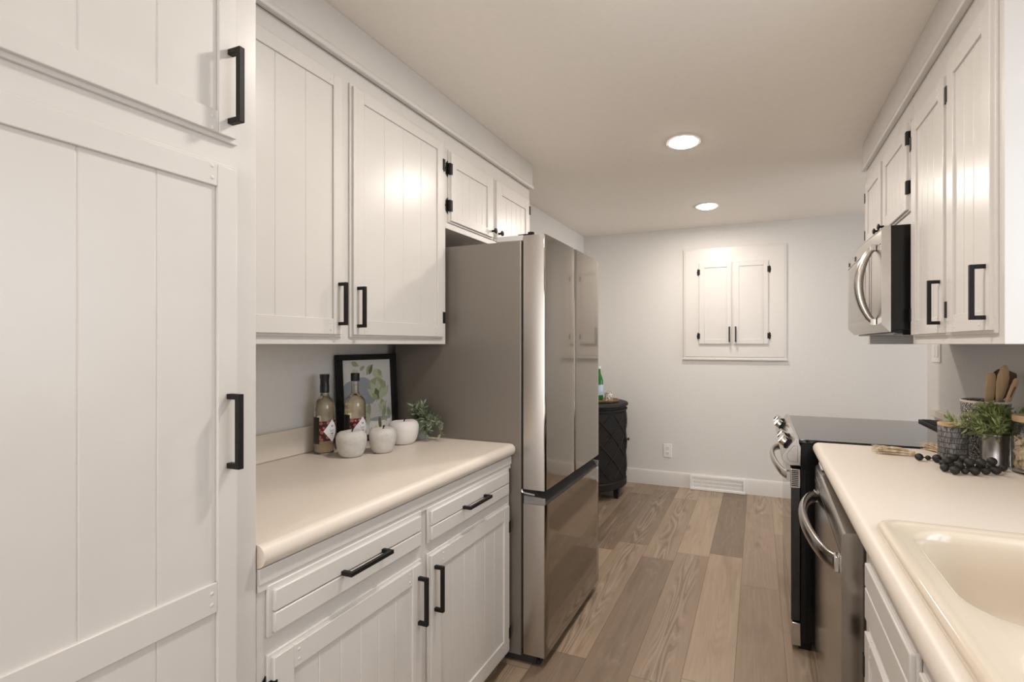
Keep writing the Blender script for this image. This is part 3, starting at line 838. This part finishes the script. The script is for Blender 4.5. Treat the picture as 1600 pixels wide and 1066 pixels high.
# tray, mug and bottle on it
tx, ty = -1.325, 4.13
t = tag(obj('serving_tray', MB().lathe([(.001, 0), (.135, 0), (.150, .006), (.156, .020), (.150, .021), (.142, .009), (.001, .008)], (tx, ty, .8285), 8, False, False), 'traywood', None, (tx, ty, .8285), smooth=20),
        'small brown wooden tray on top of the black half-round cabinet', 'tray')
mx, my = -1.272, 4.13
t = thing('mug', 'small white mug with dark marks on the wooden tray', 'mug', (mx, my, .837))
b = MB(); b.lathe([(.001, 0), (.032, 0), (.035, .006), (.037, .085), (.034, .085), (.032, .008), (.001, .006)], (mx, my, .837), 24, False, False); obj('cup', b, 'mug', t)
gx, gy = -1.375, 4.17
t = thing('glass_bottle', 'green glass bottle with a pale blue label on the wooden tray', 'bottle', (gx, gy, .837))
b = MB(); b.lathe([(.001, 0), (.036, 0), (.038, .006), (.038, .175), (.030, .205), (.016, .245), (.0135, .285), (.0150, .287), (.0150, .296)], (gx, gy, .837), 28); obj('bottle_body', b, 'greenglass', t)
b = MB(); b.lathe([(.0386, .045), (.0386, .140)], (gx, gy, .837), 28, False, False); tag(obj('label', b, 'bluelabel', t), 'pale blue label')
b = MB(); b.lathe([(.0155, .287), (.0165, .290), (.0165, .308), (.001, .309)], (gx, gy, .837), 20); obj('cap', b, 'plastic', t)

# ------------------------------------------------------------------ things on the left counter
ZT = .9285
def arcpatch(b, c, r, z0, z1, a0, a1, n=20, mi=0):
    b.loft([[(c[0] + r * math.cos(a0 + (a1 - a0) * k / n), c[1] + r * math.sin(a0 + (a1 - a0) * k / n), c[2] + z) for k in range(n + 1)] for z in (z0, z1)], False, False, False, mi)
def bottle(x, y, rad, H, label, kind, face, level):
    t = thing('bottle', label, 'bottle', (x, y, ZT))
    c = (x, y, ZT); nk = .0135
    out = [(.001, .004), (rad - .006, 0), (rad, .006), (rad, .172), (rad * .985, .183), (rad * .91, .195), (rad * .76, .206), (rad * .56, .215), (.0165, .222), (nk + .001, .231), (nk, .240), (nk - .001, H - .004)]
    g_ = .0015
    b = MB(); b.lathe(out + [(nk - .001 - g_, H - .004), (nk - g_, .240), (nk + .001 - g_, .2305), (.0165 - g_, .221), (rad * .56 - g_, .2138), (rad * .76 - g_, .2045), (rad * .91 - g_, .1935), (rad * .985 - g_, .182), (rad - g_, .171), (rad - g_, .009), (rad - .007, .004), (.001, .007)], c, 40, False, False)
    body = tag(obj('bottle_body', b, 'glass', t, smooth=50), 'clear glass bottle')
    e_ = g_ + .0002
    inn = [(.001, .0073), (rad - .0075, .0043), (rad - e_, .0093), (rad - e_, .171), (rad * .985 - e_, .182), (rad * .91 - e_, .1935), (rad * .76 - e_, .2045), (rad * .56 - e_, .2138), (.0165 - e_, .221), (nk + .001 - e_, .2305), (nk - e_, .240)]
    inn = [p for p in inn if p[1] < level]
    inn.append((inn[-1][0] - .0004, level))
    b = MB(); b.lathe(inn, c, 40); tag(obj('drink', b, 'amber', t, smooth=50), 'pale amber drink')
    b = MB(); arcpatch(b, c, rad + .0006, .050, .126, face - .50, face + 1.5, 28); lb = tag(obj('label', b, 'floral', t), 'dark red floral label')
    b = MB(); arcpatch(b, c, rad + .0006, .040, .142, face - 1.8, face - .50, 14); tag(obj('back_label', b, 'darklabel', t), 'dark side label')
    # white diamond tag
    b = MB(); n = 16; ca = face + .72; hw = .82; zc = .088; hz = .043
    top = []; bot = []
    for k in range(n + 1):
        q = -1 + 2 * k / n; a = ca + q * hw; h = hz * (1 - abs(q)) + .0006
        top.append((x + (rad + .0012) * math.cos(a), y + (rad + .0012) * math.sin(a), ZT + zc + h)); bot.append((x + (rad + .0012) * math.cos(a), y + (rad + .0012) * math.sin(a), ZT + zc - h))
    b.loft([top, bot], False, False, False)
    dg = tag(obj('diamond_tag', b, 'paper', t), 'white diamond-shaped tag')
    b = MB()
    for (q, w, hh, mi) in ((.018, .20, .0035, 0), (.002, .5, .0009, 0), (-.003, .34, .0008, 0), (-.011, .26, .0022, 1), (-.019, .18, .0008, 0)):
        arcpatch(b, c, rad + .0017, zc + q - hh, zc + q + hh, ca - w * .5, ca + w * .5, 6, mi)
    obj('tag_print', b, ['ink', 'redink'], dg)
    b = MB()
    if kind == 'wrap': b.lathe([(.0165, .234), (.0165, .262), (.0155, .264), (.0155, H - .018), (.0170, H - .016), (.0170, H - .001), (.001, H)], c, 28)
    else: b.lathe([(.0160, H - .032), (.0165, H - .030), (.0165, H - .001), (.015, H), (.001, H + .0005)], c, 28)
    tag(obj('cap', b, 'cap', t, smooth=40), 'black neck wrap' if kind == 'wrap' else 'black cap')
bottle(-1.580, 1.385, .0370, .306, 'glass bottle with a long black neck wrap, leftmost on the left counter', 'wrap', R(-41), .233)
bottle(-1.527, 1.483, .0398, .305, 'glass bottle with a short black cap in front of the framed artichoke picture', 'cap', R(-44), .262)

# framed artichoke print leaning on the wall
PW, PH = .295, .376
pb0 = Vector((-1.628, 1.489, ZT + .0008)); pax = Vector((.045, .315, 0)).normalized()
lean = R(3.2); pnrm0 = Vector((pax.y, -pax.x, 0))
pup = (Vector((0, 0, 1)) * math.cos(lean) - pnrm0 * math.sin(lean)); pnr = pax.cross(pup)
def MPc(u, w, n):
    p = pb0 + pax * u + pup * w + pnr * n; return tuple(p)
t = thing('picture_frame', 'black framed picture of an artichoke leaning on the wall behind the bottles', 'picture', tuple(pb0 + pax * PW / 2))
b = MB(MPc); fw = .024
for a in ((0, PW, 0, fw), (0, PW, PH - fw, PH), (0, fw, fw, PH - fw), (PW - fw, PW, fw, PH - fw)): b.box(*a, -.002, .020)
obj('frame', b, 'black', t, bevel=.002)
artm = [mat('print_' + n, c, .5) for n, c in (('paper', (.74, .71, .69)), ('shade', (.36, .38, .42)), ('pale', (.56, .59, .42)), ('mid', (.38, .43, .25)), ('deep', (.15, .18, .09)), ('bowl', (.80, .76, .73)), ('speck', (.12, .10, .09)))]
b = MB(MPc); b.box(fw - .002, PW - fw + .002, fw - .002, PH - fw + .002, 0, .004)
art = tag(obj('art_print', b, artm[0], t, smooth=0), 'pale print of an artichoke with loose leaves')
b = MB(MPc); IW, IH = PW - 2 * fw, PH - 2 * fw; lay = [.0042]
def blob(pts, mi):
    lay[0] += .00008
    b.f([b.v((fw + x * IW, fw + y * IH, lay[0])) for x, y in pts], mi)
def leafp(x, y, L, W, ang, mi):
    a = R(ang); ca, sa = math.cos(a), math.sin(a); n = 9; up = []; dn = []
    for k in range(n + 1):
        f = k / n; w = W * math.sin(PI * f ** .8) * .5
        up.append((f * L, w)); dn.append((f * L, -w))
    asp = IH / IW
    poly = up + dn[::-1][1:-1]
    blob([(x + (p * ca - q * sa) * asp, y + p * sa + q * ca) for p, q in poly], mi)
def ell(x, y, rx, ry, mi): blob([(x + rx * math.cos(2 * PI * k / 24), y + ry * math.sin(2 * PI * k / 24)) for k in range(24)], mi)
ell(.20, .58, .20, .15, 1); ell(.40, .60, .22, .17, 1); ell(.52, .50, .16, .10, 1)
for a in ((.22, .88, .15, .10, -60, 2), (.20, .97, .12, .07, -25, 3), (.36, .86, .10, .05, 40, 3), (.60, .93, .16, .09, -120, 3), (.55, .80, .15, .05, 70, 4), (.62, .86, .20, .13, -35, 2), (.80, .78, .10, .06, 120, 3)): leafp(*a)
ell(.70, .60, .20, .155, 3)
for a in ((.72, .48, .25, .10, 118, 2), (.74, .46, .28, .11, 96, 2), (.76, .46, .26, .11, 70, 3), (.70, .48, .20, .09, 140, 2), (.80, .48, .20, .09, 55, 2), (.72, .46, .16, .09, 105, 4), (.77, .45, .17, .08, 80, 2), (.70, .45, .13, .07, 130, 3)): leafp(*a)
for a in ((.78, .46, .22, .09, -75, 3), (.72, .40, .16, .06, -60, 2), (.90, .42, .16, .06, -150, 2), (.86, .34, .16, .06, -110, 3), (.46, .40, .18, .08, -85, 2), (.52, .42, .22, .07, -95, 3), (.44, .30, .20, .09, -70, 2)): leafp(*a)
ell(.74, .10, .24, .13, 5); ell(.74, .19, .22, .03, 1)
for a in ((.72, .22, .20, .05, -85, 4), (.80, .24, .12, .05, -60, 3), (.95, .18, .16, .06, 100, 3)): leafp(*a)
for k in range(26):
    x, y = random.random() * .96 + .02, random.random() * .96 + .02; ell(x, y, .006, .005, 6)
obj('artichoke', b, artm, art, smooth=0)

def apple(x, y, rx, h, label, m, skew=0):
    t = thing('decorative_apple', label, 'ornament', (x, y, ZT))
    prof = [(.001, .006), (.30, .001), (.58, .0), (.70, .03), (.84, .17), (.95, .40), (1.0, .62), (.985, .78), (.90, .91), (.72, .985), (.50, 1.0), (.28, .965), (.10, .885), (.01, .86)]
    k = 36; rings = []
    for r, z in prof:
        rings.append([(x + rx * r * (1 + .03 * math.cos(2 * a + skew) + .02 * math.cos(5 * a)) * math.cos(a), y + rx * r * (1 + .03 * math.cos(2 * a + skew)) * math.sin(a), ZT + h * (z + (.02 * math.cos(3 * a + skew) * r if z > .7 else 0))) for a in [2 * PI * i / k for i in range(k)]])
    b = MB(); b.loft(rings); obj('apple_body', b, m, t, smooth=60)
    b = MB(); b.tube([(x, y, ZT + h * .85), (x + .001, y + .002, ZT + h * 1.0), (x + .004, y + .003, ZT + h * 1.10)], [.0028, .0025, .0034], 8); tag(obj('stem', b, 'stem', t), 'dark stem')
apple(-1.436, 1.378, .0535, .096, 'pale grey concrete apple in front of the two bottles, leftmost of three', 'concrete_grey', 0)
apple(-1.378, 1.474, .0515, .094, 'mottled grey concrete apple, middle one of the three apples', 'concrete_grey', 1.3)
apple(-1.415, 1.634, .064, .096, 'larger white apple ornament beside the small grey planter', 'concrete_white', 2.2)

def leaves(b, stems, L, W, per, droop=.0):
    for pts in stems:
        n = len(pts)
        for i in range(n * per):
            f = (i + random.random()) / (n * per) * (n - 1); k = min(int(f), n - 2); q = f - k
            p = Vector(pts[k]).lerp(Vector(pts[k + 1]), q); d = (Vector(pts[k + 1]) - Vector(pts[k])).normalized()
            az = random.uniform(0, 2 * PI); side = d.cross(Vector((math.cos(az), math.sin(az), .3))).normalized()
            dr = (side * random.uniform(.6, 1) + d * random.uniform(.3, .9) + Vector((0, 0, -droop))).normalized()
            l = L * random.uniform(.65, 1.15); w = W * random.uniform(.8, 1.2)
            sd = dr.cross(Vector((random.uniform(-1, 1), random.uniform(-1, 1), 1))).normalized(); up = dr.cross(sd)
            P0, P1, P2, P3_ = p, p + dr * l * .35 + up * l * .05, p + dr * l * .7 + up * l * .04, p + dr * l - up * l * .08
            a, c, e, g2 = b.v(P0), b.v(P1 + sd * w), b.v(P1 - sd * w), b.v(P1 - up * w * .45)
            e2, f2, m2 = b.v(P2 + sd * w * .8), b.v(P2 - sd * w * .8), b.v(P2 - up * w * .35); tip = b.v(P3_)
            b.f([a, g2, c]); b.f([a, e, g2]); b.f([c, g2, m2, e2]); b.f([g2, e, f2, m2]); b.f([e2, m2, tip]); b.f([m2, f2, tip])

# small grey planter with a trailing plant
x, y = -1.422, 1.740
t = thing('potted_plant', 'small grey planter with a trailing grey-green plant against the fridge', 'plant', (x, y, ZT))
b = MB(); b.lathe([(.001, 0), (.029, 0), (.031, .004), (.0325, .034), (.0335, .036), (.036, .092), (.0335, .092), (.031, .079), (.001, .079)], (x, y, ZT), 28, False, False); obj('pot', b, 'potgrey', t)
b = MB(); b.lathe([(.001, .0795), (.0308, .0795)], (x, y, ZT), 20, True, False); obj('soil', b, 'soil', t)
b = MB(); stems = []
for i in range(11):
    a = random.uniform(0, 2 * PI); h = random.uniform(.035, .075); r = random.uniform(.015, .05)
    dx, dy = r * math.cos(a), -abs(r * math.sin(a)) * .8
    if i < 6: dx = -abs(dx) * .8
    stems.append([(x, y, ZT + .074), (x + dx * .4, y + dy * .4, ZT + .09 + h * .3), (x + dx, y + dy, ZT + .085 + h)])
for i in range(8):
    dx = random.uniform(.06, .145); dy = random.uniform(-.060, -.010); e = random.uniform(.03, .105)
    stems.append([(x, y, ZT + .076), (x + dx * .45, y + dy * .5, ZT + .115), (x + dx * .85, y + dy, ZT + .105 - e * .25), (x + dx, y + dy * 1.2, ZT + max(.118 - e, .012))])
for s_ in stems: b.tube(s_, .0011, 5)
leaves(b, stems, .032, .0046, 7)
tag(obj('foliage', b, 'leafgrey', t, smooth=0), 'narrow grey-green leaves')

# ------------------------------------------------------------------ things on the right counter
x, y = .678, 2.127
t = thing('canister', 'charcoal patterned canister with a wooden lid behind the bead garland', 'canister', (x, y, ZT))
b = MB(); b.lathe([(.001, 0), (.044, 0), (.046, .003), (.046, .116), (.044, .119), (.042, .116), (.042, .006), (.001, .005)], (x, y, ZT), 40, False, False); obj('canister_body', b, 'canister', t, smooth=50)
b = MB(); b.lathe([(.001, .1172), (.0415, .1172), (.0415, .1195), (.046, .1195), (.0468, .122), (.0468, .128), (.045, .130), (.001, .1305)], (x, y, ZT), 40); tag(obj('lid', b, 'woodlight', t, smooth=40), 'light wood lid')

cx, cy = .797, 2.186
cr = .074
x, y = cx, cy
CH = .211
t = thing('utensil_crock', 'large black and white patterned crock holding wooden utensils', 'crock', (x, y, ZT))
b = MB(); b.lathe([(.001, 0), (.061, 0), (.064, .003), (cr, CH - .004), (cr - .005, CH - .002), (.059, .008), (.001, .006)], (x, y, ZT), 48, False, False); obj('crock_body', b, 'crackle', t, smooth=50)
b = MB(); b.lathe([(cr - .0045, CH - .006), (cr + .001, CH - .006), (cr + .0016, CH - .002), (cr - .001, CH + .002), (cr - .005, CH + .0015)], (x, y, ZT), 48, False, False); tag(obj('rim', b, 'crackle_rim', t), 'cream rim')

def pxpt(u, v, d):
    """point on the camera's sight line through photo position (u,v), d metres in front"""
    th = R(20.268); lat = (u - 910) / 742 * d
    return Vector((lat * math.cos(th) - d * math.sin(th), lat * math.sin(th) + d * math.cos(th), 1.35 - (v - 538) / 742 * d))
VIEW = Vector((-math.sin(R(20.268)), math.cos(R(20.268)), 0)); LATV = Vector((math.cos(R(20.268)), math.sin(R(20.268)), 0))
def utensil(name, label, foot, top, outline, m, turn=0, slot=False, thick=.006):
    """flat wooden tool: outline = [(t along, half width)...] up from the foot"""
    ax = (top - foot); L = ax.length; ax.normalize()
    face = (-VIEW).copy(); face = (Matrix.Rotation(turn, 3, ax) @ face); face = (face - ax * face.dot(ax)).normalized(); sd = ax.cross(face)
    b = MB(); n = len(outline); F = []; B = []
    for tt, w in outline:
        p = foot + ax * (L * tt); cur = face * (.006 * math.sin(PI * tt))
        F.append((p + sd * w + cur, p - sd * w + cur, w))
    rings = []
    for (p, q, w) in F:
        e = min(thick / 2, w); m_ = (p + q) / 2
        rings.append([tuple(p), tuple(m_ + (p - m_) * .75 + face * e), tuple(m_ + (q - m_) * .75 + face * e), tuple(q), tuple(m_ + (q - m_) * .75 - face * e), tuple(m_ + (p - m_) * .75 - face * e)])
    b.loft(rings, mi=0)
    if slot:
        p0 = foot + ax * (L * .70); p1 = foot + ax * (L * .90)
        o = face * (thick / 2 + .0005 + .006 * math.sin(PI * .8))
        b.f([b.v(p0 + sd * .0028 + o), b.v(p0 - sd * .0028 + o), b.v(p1 - sd * .0028 + o), b.v(p1 + sd * .0028 + o)], 1)
    o = obj(name, b, [m, 'wooddark'], None, tuple(foot), smooth=50)
    return tag(o, label, 'utensil', 'wooden utensils in the crock')
C0 = Vector((cx, cy, ZT + .016))
sp = [(0, .005), (.45, .006), (.60, .008), (.70, .017), (.80, .023), (.90, .024), (.985, .022), (1, .018)]
spoon = [(0, .005), (.46, .006), (.56, .009), (.66, .018), (.78, .0255), (.87, .0255), (.95, .018), (.985, .010), (1, .003)]
utensil('wooden_spatula', 'light wooden slanted spatula, leftmost utensil in the crock', C0 + LATV * (-.030) + VIEW * (-.012), pxpt(1549, 583, 1.75), [(0, .005), (.40, .007), (.50, .013), (.60, .023), (.74, .0275), (.90, .0265), (.97, .0255), (1, .020)], 'woodlight', R(18))
utensil('wooden_spoon', 'dark brown wooden spoon behind the light spoon in the crock', C0 + LATV * (-.012) + VIEW * .02, pxpt(1563, 577, 1.82), spoon, 'wooddark', R(-10))
utensil('wooden_spoon', 'light wooden spoon, tallest utensil in the crock', C0 + LATV * (-.004) + VIEW * (-.004), pxpt(1571, 571, 1.775), spoon, 'woodlight', R(5))
utensil('wooden_turner', 'dark brown square-ended turner at the back of the crock', C0 + LATV * (-.030) + VIEW * .020, pxpt(1580, 581, 1.79), [(0, .005), (.55, .007), (.66, .011), (.72, .022), (.80, .026), (.96, .026), (.99, .023), (1, .018)], 'wooddark', R(-8))
utensil('slotted_wooden_spoon', 'narrow light wooden slotted tool leaning right in the crock', C0 + LATV * (-.040) + VIEW * (-.03), pxpt(1589, 592, 1.725), [(0, .005), (.45, .0065), (.62, .009), (.74, .014), (.90, .015), (.975, .013), (1, .006)], 'woodlight', R(12), True)

# metal pot of greenery
x, y = .7725, 2.0506
t = thing('potted_plant', 'metal pot of leafy green plant in front of the crock', 'plant', (x, y, ZT))
b = MB(); b.lathe([(.001, 0), (.037, 0), (.039, .002), (.0387, .010), (.0372, .012), (.0400, .104), (.0418, .106), (.0418, .110), (.0398, .110), (.038, .095), (.001, .094)], (x, y, ZT), 40, False, False); tag(obj('pot', b, 'galv', t, smooth=50), 'brushed metal pot')
b = MB(); b.lathe([(.001, .0945), (.0378, .0945)], (x, y, ZT), 24, True, False); obj('soil', b, 'soil', t)
b = MB(); stems = []
for i in range(46):
    a = random.uniform(0, 2 * PI); r = .088 * math.sqrt(random.random()); h = .088 * (1 - (r / .105) ** 2) * random.uniform(.6, 1.1) + .012
    ex, ey = x + r * math.cos(a), y + r * math.sin(a)
    if ex > XR - .05: ex = XR - .05 - random.random() * .02
    # keep clear of the crock behind it
    dv = Vector((ex - cx, ey - cy)); lim = cr + .012
    if dv.length < lim and h < CH - .10: dv = dv.normalized() * lim; ex, ey = cx + dv.x, cy + dv.y
    dv = Vector((ex - .833, ey - 1.960))
    if dv.length < .075: dv = dv.normalized() * .075; ex, ey = .833 + dv.x, 1.960 + dv.y
    stems.append([(x + (ex - x) * .3, y + (ey - y) * .3, ZT + .094), (x + (ex - x) * .7, y + (ey - y) * .7, ZT + .105 + h * .7), (ex, ey, ZT + .105 + h)])
stems.append([(x - .03, y, ZT + .1), (x - .07, y + .0, ZT + .125), (x - .105, y + .02, ZT + .135), (x - .125, y + .03, ZT + .150)])
for i in range(5): stems.append([(x + .02, y, ZT + .1), (x + .05, y + .012 - .008 * i, ZT + .15), (min(x + .080 + .004 * i, XR - .035), y + .02 - .012 * i, ZT + .170 + .004 * i)])
for s_ in stems: b.tube(s_, .0012, 5)
leaves(b, stems, .036, .0046, 6)
tag(obj('foliage', b, 'leaf', t, smooth=0), 'dense narrow green leaves')

# glass jar
x, y = .833, 1.960
t = thing('storage_jar', 'clear glass jar with a wooden lid at the right edge of the counter', 'jar', (x, y, ZT))
jr = .050
b = MB(); b.lathe([(.001, .003), (.040, 0), (.047, .004), (jr, .018), (jr, .118), (.047, .134), (.042, .142), (.042, .168), (.0395, .168), (.0395, .143), (.045, .132), (jr - .003, .116), (jr - .003, .019), (.046, .007), (.001, .007)], (x, y, ZT), 40, False, False); obj('jar_body', b, 'glass', t, smooth=50)
b = MB(); b.lathe([(.001, .166), (.037, .166), (.037, .1685), (.043, .1685), (.045, .172), (.045, .185), (.043, .189), (.001, .190)], (x, y, ZT), 40); tag(obj('lid', b, 'woodlight', t, smooth=40), 'light wood lid')
b = MB()
rr_ = random.Random(3)
for i in range(170):
    a = rr_.uniform(0, 2 * PI); r = .032 * math.sqrt(rr_.random()); z = .018 + .098 * rr_.random()
    if rr_.random() < .5: r = .032
    c = Vector((x + r * math.cos(a), y + r * math.sin(a), ZT + z))
    nrm = Vector((rr_.uniform(-1, 1), rr_.uniform(-1, 1), rr_.uniform(-.6, .6))).normalized()
    u_ = nrm.orthogonal().normalized(); w_ = nrm.cross(u_); l, wd = rr_.uniform(.010, .0135), rr_.uniform(.006, .009)
    ring = [c + u_ * l * math.cos(k * PI / 5) + w_ * wd * math.sin(k * PI / 5) for k in range(10)]
    b.loft([[tuple(p - nrm * .0013) for p in ring], [tuple(p + nrm * .0013) for p in ring]])
tag(obj('dried_slices', b, 'slices', None, (x, y, ZT + .01), smooth=0), 'pale beige dried slices filling the glass jar', 'food', kind='stuff')

# black bead garland with jute tassels
def Zc(u, v, z):
    th = R(20.268); a = (u - 910) / 742; bb = -(v - 538) / 742; k = (z - 1.35) / bb
    return Vector(((a * math.cos(th) - math.sin(th)) * k, (a * math.sin(th) + math.cos(th)) * k, z))
t = thing('bead_garland', 'black wooden bead garland with two jute tassels on the right counter', 'garland', tuple(Zc(1500, 728, ZT)))
path = [(1436, 714, .0170), (1450, 715.5, .0115), (1464, 716.5, .0185),
        (1474, 724, .0150), (1476, 731, .0165), (1492, 735, .0175), (1508, 736, .0140), (1523, 736, .0180), (1540, 736, .0160), (1556, 735, .0180), (1567, 731, .0150),
        (1549, 729, .0150), (1532, 729, .0165), (1516, 729, .0150), (1500, 728.5, .0165), (1486, 726, .0140), (1484, 720, .0160), (1499, 722, .0150), (1513, 723, .0160), (1494, 716.5, .0130)]
pos = []
for u, v, r in path:
    p = Zc(u, v, ZT + r * .80 * .94 + .0005); pos.append((p, r * .80))
over = [(1480, 727.5, .0170), (1498, 731.5, .0150), (1515, 732.5, .0165), (1533, 732.5, .0170), (1550, 732, .0165), (1507, 725, .0165), (1490, 723, .0150), (1524, 726.5, .0145)]
# push neighbours apart so no two beads share a place
for it in range(120):
    for i in range(len(pos)):
        for j in range(i):
            (p, r), (q, s_) = pos[i], pos[j]; dlt = p - q; dlt.z = 0
            need = 2 * math.sqrt(r * s_) * 1.005
            if dlt.length < need:
                mv = dlt.normalized() * (need - dlt.length) * .5; pos[i] = (p + mv, r); pos[j] = (q - mv, s_)
        for ox, oy, orad in ((.7725, 2.0506, .041), (.678, 2.127, .047), (.833, 1.960, .051)):
            p, r = pos[i]; dlt = Vector((p.x - ox, p.y - oy, 0))
            if dlt.length < orad + r: pos[i] = (p + dlt.normalized() * (orad + r - dlt.length), r)
for p, r in pos:
    b = MB(); b.sphere(tuple(p), r, 18, 12, .94); obj('bead', b, 'beadblack', t, smooth=60)
for u, v, r in over:
    r *= .85
    p = Zc(u, v, ZT + .018)
    # rest it on the beads below
    zz = ZT + r
    for q, s_ in pos:
        dd_ = (Vector((p.x - q.x, p.y - q.y))).length
        if dd_ < r + s_: zz = max(zz, q.z + math.sqrt((r + s_) ** 2 - dd_ ** 2))
    p.z = zz; pos.append((p.copy(), r)); n_over = True
    b = MB(); b.sphere(tuple(p), r, 18, 12, .94); obj('bead', b, 'beadblack', t, smooth=60)
b = MB(); b.tube([tuple(p) for p, r in pos[:len(path)]], .0018, 6); tag(obj('cord', b, 'beadblack', t), 'thin cord through the beads')
def tassel(p0, p1, w):
    p0, p1 = Vector(p0), Vector(p1); ax = p1 - p0; sd = ax.normalized().cross(Vector((0, 0, 1)))
    b = MB()
    for i in range(60):
        q = random.uniform(-1, 1); h = random.random(); k = random.uniform(.70, 1.08)
        a = p0 + sd * q * w * .22 + Vector((0, 0, .004 + .014 * h))
        m_ = p0 + ax * .45 * k + sd * (q * w * .62 + random.uniform(-.004, .004)) + Vector((0, 0, .003 + .024 * h))
        m2 = p0 + ax * .75 * k + sd * (q * w * .85 + random.uniform(-.005, .005)) + Vector((0, 0, .002 + .027 * h))
        e = p0 + ax * k + sd * (q * w + random.uniform(-.007, .007)) + Vector((0, 0, .0015 + .030 * h * random.uniform(.5, 1.1)))
        b.tube([tuple(a), tuple(m_), tuple(m2), tuple(e)], [.0018, .0017, .0014, .0008], 5)
    b.cyl(tuple(p0 + Vector((0, 0, .011)) - ax.normalized() * .004), tuple(p0 + Vector((0, 0, .011)) + ax.normalized() * .010), .0098, 10)
    tag(obj('tassel', b, 'jute', t, smooth=0), 'frayed jute tassel')
tassel(Zc(1428, 713.5, ZT), Zc(1365, 707.5, ZT), .019)
tassel(Zc(1472, 709, ZT), Zc(1444, 701, ZT), .022)
